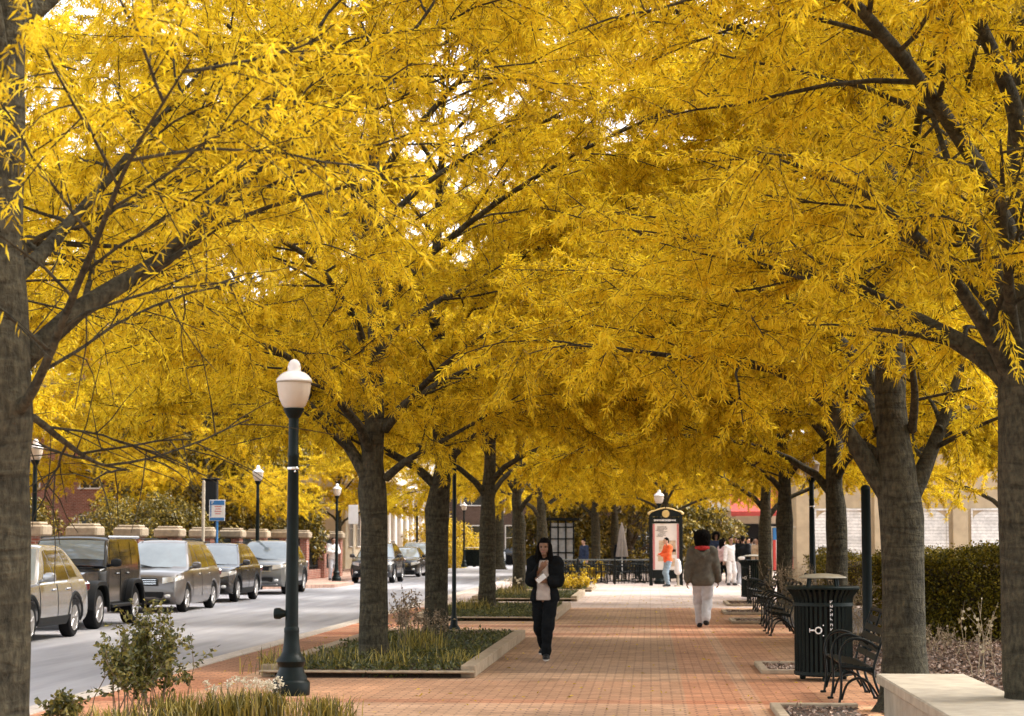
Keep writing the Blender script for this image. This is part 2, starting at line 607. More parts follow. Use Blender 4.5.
def smooth_path(pts, n):
    pts = np.asarray(pts, float)
    m = len(pts)
    t = np.linspace(0, m - 1, n)
    out = np.empty((n, pts.shape[1]))
    for j, tt in enumerate(t):
        i = min(int(tt), m - 2)
        f = tt - i
        p0, p1, p2, p3 = pts[max(i - 1, 0)], pts[i], pts[i + 1], pts[min(i + 2, m - 1)]
        out[j] = .5 * ((2 * p1) + (-p0 + p2) * f + (2 * p0 - 5 * p1 + 4 * p2 - p3) * f * f + (-p0 + 3 * p1 - 3 * p2 + p3) * f ** 3)
    return out

def unit(v):
    return v / (np.linalg.norm(v) + 1e-9)

def make_tree(seed, H=9.5, R=5.2, r0=.27, fork=2.4, limbs=(), n_limbs=13, n_sec=9, n_twig=8, leaf=.095, wid=.0095, per=6, step=.05,
              droop=.36, keep=None, limb_scale=1.0, skip_az=()):
    rng = np.random.default_rng(seed)
    T1, T2, T3 = [], [], []
    # trunk
    nz = 34
    z = np.concatenate([np.linspace(0, .6, 8), np.linspace(.7, H * .93, nz - 8)])
    wob = np.cumsum(rng.normal(size=(nz, 2)) * .018, axis=0)
    wob[z < 2.2] *= .3
    tp = np.column_stack([wob, z])
    tr = r0 * (1.0 - .10 * np.clip(z / fork, 0, 1))
    hi = z > fork
    tr[hi] = r0 * .9 * np.clip(1 - (z[hi] - fork) / (H * .95 - fork), .03, 1) ** .9 * .86
    tr *= 1 + .30 * np.exp(-z / .16)
    tr *= 1 + rng.normal(size=nz) * .018
    tr += r0 * .13 * np.exp(-((z - fork) / .35) ** 2)
    T1.append((tp, tr))
    def trunk_at(zz):
        return np.array([np.interp(zz, z, tp[:, 0]), np.interp(zz, z, tp[:, 1]), zz])
    L = []
    for pts, ra in limbs:
        p = smooth_path(pts, 14)
        L.append((p, np.linspace(1, .09, 14) ** .9 * ra))
    az = rng.uniform(0, 6.28)
    for k in range(n_limbs):
        f = (k + .5) / n_limbs
        zz = fork + .1 + (H * .86 - fork) * f ** 1.15
        az += 2.4 + rng.normal() * .25
        if f < .5 and any(abs((az - s + math.pi) % (2 * math.pi) - math.pi) < w_ for s, w_ in skip_az):
            continue
        shape = math.sin(math.pi * (.30 + .62 * f)) ** .8
        ln = R * shape * rng.uniform(.82, 1.12)
        e0 = math.radians(44 + 20 * f + rng.normal() * 5)
        e1 = math.radians(-11 + 36 * f + rng.normal() * 5)
        n = 11
        p = [trunk_at(zz)]
        seg = ln / (n - 1) * 1.06
        a = az
        for j in range(n - 1):
            t = j / (n - 2)
            e = e0 + (e1 - e0) * t ** .55
            a += rng.normal() * .07
            p.append(p[-1] + seg * np.array([math.cos(a) * math.cos(e), math.sin(a) * math.cos(e), math.sin(e)]))
        ra = r0 * (.46 - .24 * f) * rng.uniform(.85, 1.1) * limb_scale
        L.append((np.array(p), np.linspace(ra, .012, n) * (1 + .25 * np.exp(-np.arange(n) / .9))))
    LP, LD, LT = [], [], []
    for p, r in L:
        T1.append((p, r))
        ln = np.linalg.norm(np.diff(p, axis=0), axis=1).sum()
        ns = max(4, int(round(n_sec * ln / 4.2)))
        for k in range(ns):
            t = .22 + .78 * (k + rng.uniform(.1, .9)) / ns
            i = min(int(t * (len(p) - 1)), len(p) - 2)
            f = t * (len(p) - 1) - i
            b0 = p[i] * (1 - f) + p[i + 1] * f
            d = unit(p[i + 1] - p[i])
            sd_ = unit(np.cross(d, [0, 0, 1])) * (1 if k % 2 else -1)
            an = math.radians(rng.uniform(28, 68))
            dr = d * math.cos(an) + sd_ * math.sin(an) + np.array([0, 0, rng.uniform(-.12, .28)])
            dr = unit(dr)
            sl = (.42 * ln * (1 - .55 * t) + .45) * rng.uniform(.65, 1.15)
            n = 7
            q = [b0]
            for j in range(n - 1):
                dr = unit(dr + rng.normal(size=3) * .10 + np.array([0, 0, -.035]))
                q.append(q[-1] + dr * sl / (n - 1))
            q = np.array(q)
            rr = max(.010, min(.030, r[i] * .42))
            T2.append((q, np.linspace(rr, .005, n)))
            nt_ = max(3, int(round(n_twig * sl / 1.5)))
            for m_ in range(nt_):
                t2 = .12 + .88 * (m_ + rng.uniform(.1, .9)) / nt_
                ii = min(int(t2 * (n - 1)), n - 2)
                ff = t2 * (n - 1) - ii
                c0 = q[ii] * (1 - ff) + q[ii + 1] * ff
                d2 = unit(q[ii + 1] - q[ii])
                d3 = unit(d2 * .7 + rng.normal(size=3) * .65 + np.array([0, 0, .02]))
                tl = rng.uniform(.3, .75)
                n3 = 4
                w_ = [c0]
                for j in range(n3 - 1):
                    d3 = unit(d3 + np.array([0, 0, -.07]) + rng.normal(size=3) * .12)
                    w_.append(w_[-1] + d3 * tl / (n3 - 1))
                w_ = np.array(w_)
                T3.append((w_, np.linspace(.0058, .0025, n3)))
                nn = max(3, int(tl / step))
                ts = np.linspace(.12, 1, nn)
                px = np.stack([np.interp(ts * (n3 - 1), np.arange(n3), w_[:, c]) for c in range(3)], 1)
                px = np.repeat(px, per, axis=0)
                LP.append(px)
                LD.append(np.repeat(d3[None], len(px), 0))
                LT.append(np.full(len(px), rng.uniform(.25, .75)))
    LP, LD, LT = np.concatenate(LP), np.concatenate(LD), np.concatenate(LT)
    if keep is not None:
        k = keep(LP)
        LP, LD, LT = LP[k], LD[k], LT[k]
    lv, lf, lt = leaves_at(rng, LP, LD, leaf, wid, droop=droop, spread=.95, jit=.015, tone=LT)
    v1, f1 = tubes_np(T1, 16)
    # knots and ribs on the big wood
    rr = np.sin(v1[:, 2] * 9 + np.arctan2(v1[:, 1], v1[:, 0]) * 3) * .004
    v1[:, 0] += rr
    th_ = np.arctan2(v1[:, 1], v1[:, 0])
    fl_ = np.where((v1[:, 2] < .7) & (np.hypot(v1[:, 0], v1[:, 1]) < r0 * 2), np.exp(-v1[:, 2] / .13) * (.16 + .16 * np.cos(4 * th_ + seed)), 0)
    v1[:, 0] *= 1 + fl_
    v1[:, 1] *= 1 + fl_
    v2, f2 = tubes_np(T2, 5)
    v3, f3 = tubes_np(T3, 3)
    V = np.concatenate([v1, v2, v3])
    Fq = np.concatenate([f1, f2 + len(v1), f3 + len(v1) + len(v2)])
    return (V, Fq), (lv, lf, lt)

def place_tree(data, label, loc, name='street_tree', rz=0, bark='bark', leafm='leaf', group=None, sc=1.0):
    (V, Fq), (lv, lf, lt) = data
    r = thing(name, label, 'tree', loc, rz, group)
    r.scale = (sc,) * 3
    np_obj('trunk', V, Fq, M[bark], r, smooth=True)
    np_obj('crown', lv, lf, M[leafm], r, attr=lt)
    return r

GL, GR = 'yellow street trees along the road', 'yellow street trees behind the benches'
def limbs_px(base, lst):
    out = []
    for pts, ra in lst:
        out.append(([AT(u, v, base[1] + dy) - Vector(base) for u, v, dy in pts], ra))
    return out

# left tree close to the camera (trunk cut by the frame)
bL = (-3.78, 11.3, 0)
LA = limbs_px(bL, [
    ([(-8, 395, 0), (28, 355, .1), (88, 303, .3), (160, 262, .6), (208, 215, .8), (246, 178, 1.0), (262, 120, 1.3), (300, 60, 1.6), (330, 10, 2.0)], .075),
    ([(205, 220, .8), (262, 165, 1.2), (330, 110, 1.6), (415, 30, 2.2), (470, -60, 2.8)], .036),
    ([(5, 430, 0), (30, 395, -.3), (60, 330, -.6), (92, 250, -1.0), (130, 160, -1.5), (190, 60, -2.2)], .035),
    ([(-5, 440, 0), (25, 415, .5), (62, 440, 1.0), (95, 462, 1.5), (130, 470, 2.0)], .032),
    ([(-10, 300, 0), (40, 255, .4), (90, 200, .8), (150, 130, 1.2), (210, 60, 1.8)], .055),
    ([(-10, 250, 0), (-60, 200, .3), (-160, 160, .6), (-280, 140, .8)], .06),
])
rk = np.random.default_rng(77)
A = place_tree(make_tree(11, H=9.6, R=5.6, r0=.225, fork=2.75, limbs=LA, n_limbs=15, n_sec=15, n_twig=12, leaf=.072, wid=.0062, per=8, step=.05, limb_scale=.8, keep=lambda P: rk.uniform(size=len(P)) < np.clip((P[:, 2] - 2.75) / 1.3, 0, 1),
                         skip_az=((0.3, .55),)),
               'nearest yellow tree at the left edge with dark ringed trunk and one long crooked limb', bL, group=GL)
# right tree, second nearest (trunk cut by the frame)
bR = (2.88, 15.5, 0)
LB = limbs_px(bR, [
    ([(1022, 400, 0), (1000, 372, .1), (965, 345, .3), (905, 315, .6), (850, 290, 1.0), (790, 262, 1.4), (720, 240, 1.8), (640, 235, 2.2)], .10),
    ([(1018, 392, 0), (992, 340, -.2), (958, 285, -.6), (915, 235, -1.0), (860, 190, -1.3), (780, 160, -1.6)], .075),
    ([(1020, 380, 0), (1000, 330, .4), (985, 270, .8), (962, 200, 1.2), (930, 110, 1.6), (900, 30, 2.0)], .07),
    ([(1030, 385, 0), (1052, 320, .2), (1075, 230, .5), (1110, 130, .8)], .08),
    ([(1022, 380, 0), (1010, 300, -.6), (1005, 230, -1.2), (1000, 140, -1.8)], .06),
])
B = place_tree(make_tree(23, H=9.8, R=5.9, r0=.245, fork=2.7, limbs=LB, n_limbs=15, n_sec=13, n_twig=12, leaf=.080, wid=.0066, per=8, step=.045, limb_scale=.75,
                         skip_az=((math.pi, .9),)),
               'thick yellow tree at the right edge, its forked trunk beside the stone seat wall', bR, group=GR)
# right tree with the wide fork behind the bench
bS = (2.49, 19.95, 0)
LC = limbs_px(bS, [
    ([(899, 512, 0), (872, 470, 0), (838, 418, -.1), (815, 378, -.2), (800, 345, -.3), (770, 300, -.5), (720, 250, -.8)], .115),
    ([(828, 404, -.1), (800, 383, -.4), (765, 367, -.7), (720, 362, -1.0), (680, 357, -1.4), (628, 350, -1.8), (570, 345, -2.2)], .06),
    ([(901, 520, 0), (921, 475, .05), (931, 452, .1), (945, 415, .2), (955, 385, .3), (972, 340, .5), (1000, 280, .8)], .10),
    ([(938, 430, .1), (960, 412, .6), (985, 402, 1.2), (1020, 390, 1.8)], .05),
    ([(880, 430, 0), (868, 395, .6), (848, 362, 1.2), (820, 320, 2.0)], .055),
    ([(912, 430, 0), (915, 390, -.5), (905, 340, -1.2), (880, 280, -2.0)], .05),
    ([(900, 340, 0), (860, 333, -.5), (820, 328, -1.0), (775, 318, -1.6), (730, 306, -2.2)], .05),
])
C = place_tree(make_tree(37, H=11.2, R=6.2, r0=.225, fork=2.2, limbs=LC, n_limbs=21, n_sec=13, n_twig=12, leaf=.080, wid=.0072, per=9, step=.045, limb_scale=.72,
                         skip_az=((math.pi, 1.0), (0, .7))),
               'yellow tree with a wide forked trunk rising behind the nearest black bench', bS, group=GR)
# left tree behind the lamp post
bM = (-3.68, 26.8, 0)
LD_ = limbs_px(bM, [
    ([(374, 496, 0), (358, 462, 0), (338, 432, .2), (312, 408, .4), (280, 375, .7), (240, 330, 1.2)], .10),
    ([(374, 490, 0), (362, 440, .3), (350, 400, .8), (335, 350, 1.4)], .06),
    ([(386, 478, 0), (405, 462, -.2), (430, 448, -.4), (470, 425, -.8), (520, 395, -1.3)], .06),
    ([(385, 430, 0), (410, 400, -.4), (450, 360, -1.0), (510, 320, -1.6), (580, 290, -2.2)], .06),
])
D = place_tree(make_tree(41, H=11.6, R=6.3, r0=.195, fork=2.35, limbs=LD_, n_limbs=22, n_sec=13, n_twig=12, leaf=.080, wid=.0072, per=9, step=.045, limb_scale=.72,
                         skip_az=((math.pi, .7),)),
               'yellow tree in the front stone edged planter just right of the nearest lamp post', bM, group=GL)
g1 = make_tree(53, H=10.6, R=6.0, r0=.20, fork=2.3, n_limbs=19, n_sec=13, n_twig=12, leaf=.09, wid=.0115, per=8, step=.05, limb_scale=.72)
g2 = make_tree(67, H=10.8, R=6.1, r0=.205, fork=2.15, n_limbs=19, n_sec=13, n_twig=12, leaf=.09, wid=.0115, per=8, step=.05, limb_scale=.72)
E1 = place_tree(g1, 'second yellow tree in the front planter with a slim post beside its trunk', (-3.55, 33.2, 0), rz=.4, group=GL)
E2 = place_tree(g2, 'yellow tree in the second stone edged planter, left of the woman in black', (-3.77, 46.5, 0), rz=1.7, group=GL)
dup(E1, 'yellow tree in the third planter seen just left of the woman in black', (-3.8, 58.5, 0), 2.6, .98, GL)
dup(E2, 'farthest yellow tree of the road row, behind the woman in black', (-3.75, 70, 0), 4.2, 1.0, GL)
dup(E2, 'yellow tree behind the nearest trash can, its trunk lit on one side', (3.5, 38, 0), 3.3, 1.04, GR)
dup(E1, 'yellow tree hidden straight behind the wide forked trunk by the bench', (3.85, 31.5, 0), 4.3, 1.0, GR)
dup(E1, 'thin trunked yellow tree beyond the dry shrubs on the bench side', (3.05, 46, 0), 5.0, .98, GR)
dup(E2, 'yellow tree beside the far trash can, last of the bench side row', (3.0, 53, 0), .7, .92, GR)
dup(E2, 'yellow tree standing behind the hedge by the white arched windows', (9.6, 44, 0), 1.1, .95, GR)
dup(E1, 'yellow tree in front of the tan arcade building, behind the clipped hedge', (10.6, 61, 0), 0.2, 1.0, GR)
GF = 'yellow trees around the cafe terrace'
dup(E2, 'dark trunked tree rising left of the closed parasol on the terrace', (-2.5, 93, 0), 2.9, 1.08, GF)
dup(E1, 'leaning dark trunked tree just behind the closed parasol on the terrace', (-1.7, 98, 0), 1.9, 1.05, GF)
dup(E1, 'yellow tree behind the information kiosk, its crown over the kiosk lamp', (.75, 88, 0), 3.9, 1.0, GF)
dup(E1, 'tall yellow tree over the crossing beyond the third planter', (-8.9, 118, 0), 2.2, 1.6, GF)
dup(E2, 'yellow tree beyond the group of people near the red awning', (9.0, 84, 0), 5.4, 1.0, GF)

# ------------------------------------------------------------------ background buildings
def window_unit(par, c, wd, ht, axis='y', sgn=-1, nm='white_paint', cols=2, rows=2, arch=False, pane='glass_dark', name='window'):
    """frame proud of a wall; axis: wall normal axis; c: centre on the wall face"""
    def P(a, b, d):
        return Vector((c[0] + a, c[1] + sgn * d, c[2] + b)) if axis == 'y' else Vector((c[0] + sgn * d, c[1] + a, c[2] + b))
    def bx(m, a, b, d, sa, sb, sd):
        m.box(P(a, b, d), (sa, sd, sb) if axis == 'y' else (sd, sa, sb), .008)
    f = MB()
    t = .07
    bx(f, -wd / 2, 0, .03, t, ht + t, .09)
    bx(f, wd / 2, 0, .03, t, ht + t, .09)
    bx(f, 0, ht / 2, .035, wd - t - .004, t, .09)
    bx(f, 0, -ht / 2, .05, wd + .2, t, .14)
    for i in range(1, cols):
        bx(f, -wd / 2 + wd * i / cols, 0, .03, .035, ht - t - .004, .05)
    for i in range(1, rows):
        bx(f, 0, -ht / 2 + ht * i / rows, .032, wd - t - .004, .035, .05)
    w_ = f.build(name, M[nm], par)
    g = MB()
    if arch:
        poly = [(-wd / 2, -ht / 2), (wd / 2, -ht / 2)] + [(wd / 2 * math.cos(a), ht / 2 - .25 * wd + .28 * wd * math.sin(a)) for a in [math.pi * k / 12 for k in range(13)]]
        g.prism(poly, lambda a, b, d: P(a, b, d), .006, .02)
    else:
        bx(g, 0, 0, .012, wd - t, ht - t, .02)
    g.build('pane', M[pane], w_)
    return w_

M['red_brick'] = brick_mat('red_brick_wall', (.36, .13, .085), (.28, .095, .06), (.42, .34, .28), .22, .075, .01, 'xz')
M['red_brick_y'] = brick_mat('red_brick_side', (.36, .13, .085), (.28, .095, .06), (.42, .34, .28), .22, .075, .01, 'yz')
M['dark_brick'] = brick_mat('dark_brick_wall', (.12, .07, .05), (.09, .05, .036), (.16, .13, .11), .22, .075, .01, 'xz')
M['screen_pane'] = mat('frosted_pane', (.42, .43, .44), .3, 0, .3, 3)
M['roof'] = mat('slate_roof', (.13, .12, .12), .8, 0, .25, 9, .2)
M['blind'] = brick_mat('white_blind', (.80, .77, .72), (.72, .69, .64), (.5, .47, .42), 3.0, .12, .012, 'xz')

# red brick house far left behind the wall
t = thing('brick_house', 'red brick house with a pale cornice behind the stone capped piers at far left', 'house', (-31.6, 96, 0))
b = MB(); b.box((0, 5, 3.4), (13, 10, 6.8)); b.build('wall', M['red_brick'], t, smooth=0)
b = MB(); b.box((0, 5, 7.0), (13.6, 10.6, .4), .04); b.box((0, 5, 6.72), (13.25, 10.25, .18), .03); b.build('cornice', M['white_paint'], t)
b = MB(); b.prism([(-6.9, 7.2), (6.9, 7.2), (4.5, 9.6), (-4.5, 9.6)], lambda a, c, d: (a, d, c), 0, 10.2); rf = b.build('roof', M['roof'], t, smooth=0)
b = MB(); b.box((2.5, 6, 10), (1.1, .9, 2.2), .03); b.build('chimney', M['red_brick'], rf)
for x in (-4.6, -1.6, 1.4, 4.4):
    for z in (2.0, 5.1):
        window_unit(t, (x, 0, z), 1.0, 1.8)

# cream building with a columned porch along the road
t = thing('colonnade_building', 'cream building with white columns and a pale cornice beside the road', 'building', (-17, 118, 0))
b = MB(); b.box((-6, 22, 5.2), (10, 44, 10.4)); b.build('wall', M['cream'], t, smooth=0)
b = MB(); b.box((-.2, 22, 4.75), (2.4, 44.5, .5), .03); b.box((0, 22, 5.12), (2.9, 45, .22), .03); b.build('cornice', M['white_paint'], t)
b = MB(); b.box((-6, 22, 10.6), (10.8, 45, .45), .05); b.build('roof', M['white_paint'], t)
for k in range(15):
    b = MB(); b.lathe([(.34, 0), (.34, .15), (.26, .25), (.25, 2.2), (.22, 4.2), (.32, 4.3), (.32, 4.495)], 14, (.6, k * 3.1 + .4, 0)); b.build('column', M['white_paint'], t)
for k in range(13):
    window_unit(t, (-1, k * 3.1 + 1.9, 2.4), 1.3, 2.2, 'x', 1)
    window_unit(t, (-1, k * 3.1 + 1.9, 7.4), 1.2, 1.9, 'x', 1)
for x in (-9, -6, -3):
    window_unit(t, (x, 0, 7.4), 1.2, 1.9); window_unit(t, (x, 0, 2.4), 1.2, 1.9)

# tan arcade with white arched windows on the right
t = thing('arcade_building', 'long tan building with white arched windows behind the hedge', 'building', (5.6, 76, 0))
b = MB(); b.box((14, 4, 2.6), (28, 8, 5.2)); b.build('wall', M['tan'], t, smooth=0)
b = MB(); b.box((14, 4, 5.35), (28.6, 8.6, .3), .04); b.build('roof', M['concrete'], t)
for k in range(9):
    window_unit(t, (1.6 + k * 2.9, 0, 1.95), 2.0, 1.75, cols=1, rows=1, arch=True, pane='blind', nm='blind')
b = MB()
for k in range(10):
    b.box((.15 + k * 2.9, -.1, 2.5), (.55, .2, 5.0), .02)
b.build('pilaster', M['tan'], t)

# shop with the red awning in the distance
t = thing('awning_shop', 'beige shop with a sloping red awning beyond the group of people', 'shop', (4.2, 112, 0))
b = MB(); b.box((4, 5, 2.9), (20, 10, 5.8)); b.build('wall', M['cream'], t, smooth=0)
b = MB(); b.box((4, 5, 6.0), (20.8, 10.6, .4), .05); b.build('roof', M['tan'], t)
b = MB(); b.prism([(0, 4.4), (0, 4.5), (-2.6, 3.25), (-2.6, 3.0), (-2.52, 3.0), (-2.52, 3.2)], lambda a, c, d: (d, a, c), 0.2, 3.4); aw = b.build('awning', M['red_awning'], t, smooth=0)
for x in (.35, 1.8, 3.25):
    b = MB(); b.box((x, -2.45, 1.5), (.22, .22, 3.0), .02); b.build('awning_post', M['stone'], t)
b = MB(); b.box((1.8, -.02, 1.3), (2.0, .12, 2.6), .02); d_ = b.build('door', M['trim'], t)
b = MB(); b.box((2.5, -.12, 1.1), (.05, .08, .4), .01); b.build('handle', M['chrome'], d_)
for x in (-4.4, -2, 5.5, 8.5, 11.5):
    window_unit(t, (x, 0, 1.9), 1.7, 1.9, pane='glass_dark')
b = MB(); b.box((-2.5, -.15, 3.7), (5.5, .2, .8), .02); b.build('sign_board', M['white_paint'], t)

# far closing blocks at the end of the street
for (lab, x, y, wd, dp, h, m_, wins) in (
    ('pale distant building closing the street behind the parked white cars', -9, 215, 26, 12, 9, 'cream', 6),
    ('dark brick distant building behind the cafe terrace trees', 0, 150, 30, 12, 9, 'dark_brick', 9),
    ('red brick distant building left of the colonnade', -62, 190, 40, 14, 12, 'red_brick', 9),
    ('grey distant building beyond the red awning shop', 40, 210, 36, 14, 11, 'concrete', 8)):
    t = thing('distant_building', lab, 'building', (x, y, 0))
    b = MB(); b.box((0, dp / 2, h / 2), (wd, dp, h)); b.build('wall', M[m_], t, smooth=0)
    b = MB(); b.box((0, dp / 2, h + .2), (wd + .6, dp + .6, .4), .05); b.build('roof', M['concrete'], t)
    for k in range(wins):
        for z in (1.9, 5.2, 8.6)[:max(2, int(h / 3.6))]:
            window_unit(t, (-wd / 2 + (k + .5) * wd / wins, 0, z), 1.6, 1.8)

# ------------------------------------------------------------------ boundary piers and iron fence on the far sidewalk
FX = -14.9
pier0 = None
piers = [47.5, 52.2, 56.9, 61.6, 66.3, 71.0, 75.7, 80.4, 85.1, 89.8, 94.5]
plab = ['stone capped brick pier directly behind the silver crossover', 'stone capped pier above the roof of the black boxy off-roader', 'stone capped pier behind the gap between off-roader and minivan',
        'stone capped pier above the roof of the grey minivan', 'stone capped pier left of the blue parking sign', 'stone capped pier right of the blue parking sign',
        'stone capped pier above the roof of the silver grille SUV', 'brick pier just right of the nearest lamp post', 'brick pier behind the person in white on the far sidewalk',
        'brick pier behind the white blank sign', 'last brick pier before the colonnade']
for y, l in zip(piers, plab):
    if pier0 is None:
        t = thing('fence_pier', l, 'pier', (FX, y, 0), 0, 'piers of the boundary fence')
        b = MB(); b.box((0, 0, .88), (.62, .62, 1.76), .012); b.build('shaft', M['red_brick'], t, smooth=0)
        b = MB(); b.box((0, 0, 1.90), (.84, .84, .28), .05); b.box((0, 0, 2.07), (.66, .66, .08), .03); b.build('cap', M['stone'], t)
        pier0 = t
    else:
        dup(pier0, l, (FX, y, 0))
pan0 = None
for i in range(len(piers) - 1):
    y0 = piers[i] + .32
    lab = 'black iron fence panel between the ' + ['first and second', 'second and third', 'third and fourth', 'fourth and fifth', 'fifth and sixth', 'sixth and seventh', 'seventh and eighth', 'eighth and ninth', 'ninth and tenth', 'tenth and last'][i] + ' boundary piers'
    if pan0 is None:
        t = thing('iron_fence', lab, 'fence', (FX, y0, 0), 0, 'iron fence panels')
        L_ = 4.7 - .64
        b = MB(); b.box((0, L_ / 2, .2), (.3, L_, .4), .01); b.build('base_wall', M['red_brick_y'], t, smooth=0)
        b = MB()
        for z in (.55, 1.55):
            b.box((0, L_ / 2, z), (.04, L_, .05))
        b.build('rail', M['black_metal'], t)
        b = MB()
        n = 26
        for k in range(n):
            b.box((0, (k + .5) * L_ / n, 1.07), (.028, .07, 1.34))
        b.build('pickets', M['black_metal'], t)
        pan0 = t
    else:
        dup(pan0, lab, (FX, y0, 0))

# ------------------------------------------------------------------ shrubs, hedges, background trees
def cloud(rng, n, fn, size, wid, droop, dirs=None):
    P = fn(n)
    D = rng.normal(size=(n, 3)) if dirs is None else dirs(P)
    return leaves_at(rng, P, D, size, wid, droop=droop, spread=.8)

def blobs(rng, centers, n):
    c = np.array([q[:3] for q in centers]); r = np.array([q[3] for q in centers])
    k = rng.choice(len(c), n, p=r ** 2 / (r ** 2).sum())
    d = rng.normal(size=(n, 3)); d /= np.linalg.norm(d, axis=1)[:, None]
    return c[k] + d * (r[k] * rng.uniform(.55, 1.05, n) ** .5)[:, None]

def bush_tree(seed, label, loc, H, R, m, n=26000, leaf=.14, wid=.035, trunk=True, name='evergreen_tree', zmin=.3, cat='tree', group=None, cone=.0, nb=60, bark='bark_far'):
    rng = np.random.default_rng(seed)
    cs = []
    for _ in range(nb):
        z = rng.uniform(zmin, H * .93)
        f = (z - zmin) / (H - zmin)
        rr = R * (math.sin(math.pi * min(1, .18 + .82 * f)) ** .55 if cone == 0 else (1 - cone * f)) * math.sqrt(rng.uniform(.15, 1))
        a = rng.uniform(0, 6.283)
        cs.append((rr * math.cos(a), rr * math.sin(a), z, R * rng.uniform(.16, .34)))
    V, Fc, tn = cloud(rng, n, lambda k: blobs(rng, cs, k), leaf, wid, .2)
    t = thing(name, label, cat, loc, rng.uniform(0, 6), group)
    paths = [([(0, 0, 0), (.05, .02, H * .3), (0, .06, H * .6), (.03, 0, H * .9)], [R * .07 + .05, R * .05 + .04, R * .035 + .02, .01])]
    for c in cs[::2]:
        paths.append(([(0, 0, max(.1, c[2] * .45)), (c[0] * .5, c[1] * .5, c[2] * .8), c[:3]], [R * .02 + .012, R * .012 + .008, .006]))
    v, f = tubes_np([(smooth_path(p, 8), np.interp(np.linspace(0, 1, 8), np.linspace(0, 1, len(r)), r)) for p, r in paths], 6)
    np_obj('trunk', v, f, M[bark], t, smooth=True)
    np_obj('crown', V, Fc, M[m], t, attr=tn)
    return t

bush_tree(3, 'dark glossy evergreen tree behind the second street lamp on the far side', (-18.5, 80, 0), 8.2, 3.4, 'leaf_dark', 30000, .2, .05)
bush_tree(4, 'dark evergreen tree right of the nearest lamp, behind the iron fence', (-17.6, 88, 0), 7.8, 3.0, 'leaf_dark', 26000, .2, .05)
bush_tree(5, 'dark evergreen shrub mass between the brick house and the parking sign', (-17.2, 68, 0), 3.2, 2.3, 'leaf_dark', 30000, .11, .03)
bush_tree(6, 'low dark evergreen behind the fence above the silver crossover', (-18.4, 54, 0), 3.2, 2.2, 'leaf_dark', 24000, .11, .03)
bush_tree(7, 'broad dark tree behind the closed parasol on the terrace', (-1.0, 104, 0), 6.5, 3.2, 'leaf_dark', 18000, .22, .06)
bush_tree(8, 'low dark shrub mass behind the left end of the cafe terrace', (-4.6, 101, 0), 3.2, 2.2, 'leaf_dark', 12000, .2, .055)
bush_tree(9, 'dark shrub right of the information kiosk, behind the tall person', (2.6, 106, 0), 4.2, 2.0, 'leaf_dark', 12000, .2, .055)
GY = 'yellow trees behind the boundary fence'
dup(E1, 'yellow tree over the boundary fence just right of the brick house', (-17.2, 77, 0), 4.4, .82, GY)
dup(E2, 'yellow tree behind the fence above the grey minivan', (-19.5, 86, 0), 2.2, .86, GY)
dup(E1, 'tall yellow tree left of the brick house nearest the fence', (-25, 55, 0), 1.2, 1.2, GY)
dup(E2, 'tall yellow tree behind the dark evergreens', (-23, 90, 0), 5.9, 1.15, GY)
dup(E2, 'tall yellow tree across the street above the nearest parked cars', (-17.5, 40, 0), 1.9, 1.55, GY)
dup(E1, 'yellow tree out in the mulch bed right of the clipped hedge', (6.9, 29, 0), 2.4, 1.12, GR)
dup(E2, 'very tall yellow tree rising behind the brick house roof', (-35, 112, 0), 3.3, 1.9, GY)
dup(E1, 'very tall yellow tree high above the dark evergreens', (-21, 100, 0), .5, 1.9, GY)
GB = 'autumn trees at the end of the street'
for k, (x, y, sc, rz, l) in enumerate((
    (-17.5, 112, 1.0, 1.0, 'brownish yellow tree in front of the colonnade end wall'),
    (-13, 168, 1.2, 3.0, 'distant yellow tree left of the parked white cars'),
    (-6, 150, 1.1, 2.0, 'distant yellow tree above the parked white cars'),
    (1.5, 128, 1.1, 4.0, 'distant yellow tree behind the terrace parasol'),
    (14, 128, 1.2, .4, 'distant yellow tree above the red awning shop'),
    (18, 96, 1.0, 5.2, 'yellow tree over the roof of the tan arcade'),
    (-34, 84, 1.2, .9, 'tall yellow tree left of the brick house'),
    (-26, 125, 1.3, 2.7, 'tall yellow tree behind the brick house'))):
    dup(E1 if k % 2 else E2, l, (x, y, 0), rz, sc, GB)

def hedge(seed, label, x0, x1, y0, y1, h, n):
    rng = np.random.default_rng(seed)
    t = thing('hedge', label, 'hedge', ((x0 + x1) / 2, (y0 + y1) / 2, .02))
    hx, hy = (x1 - x0) / 2, (y1 - y0) / 2
    def pts(n):
        P = np.empty((n, 3))
        q = rng.uniform(size=n)
        sd_ = np.where(q < .40, 0, np.where(q < .5, 1, np.where(q < .62, 2, 3)))
        P[:, 0] = rng.uniform(-hx, hx, n); P[:, 1] = rng.uniform(-hy, hy, n); P[:, 2] = rng.uniform(.05, h, n)
        lump = lambda a, b: .10 * np.sin(a * 2.3 + seed) + .07 * np.sin(a * 5.1 + b * 3) + rng.normal(size=len(a)) * .05
        m = sd_ == 0; P[m, 1] = -hy + lump(P[m, 0], P[m, 2])
        m = sd_ == 1; P[m, 0] = hx + lump(P[m, 1], P[m, 2])
        m = sd_ == 2; P[m, 0] = -hx + lump(P[m, 1], P[m, 2])
        m = sd_ == 3; P[m, 2] = h + lump(P[m, 0], P[m, 1])
        return P
    V, Fc, tn = cloud(rng, n, pts, .05, .018, .0)
    np_obj('foliage', V, Fc, M['leaf_hedge'], t, attr=tn)
    b = MB()
    b.box((0, 0, h / 2 - .06), (2 * hx - .35, 2 * hy - .35, h - .2), .12)
    b.build('inner_branches', M['soil'], t)
    return t
hedge(1, 'clipped hedge with bright top and dark front between the two big right trees', 4.0, 13, 33, 36.4, 1.36, 110000)
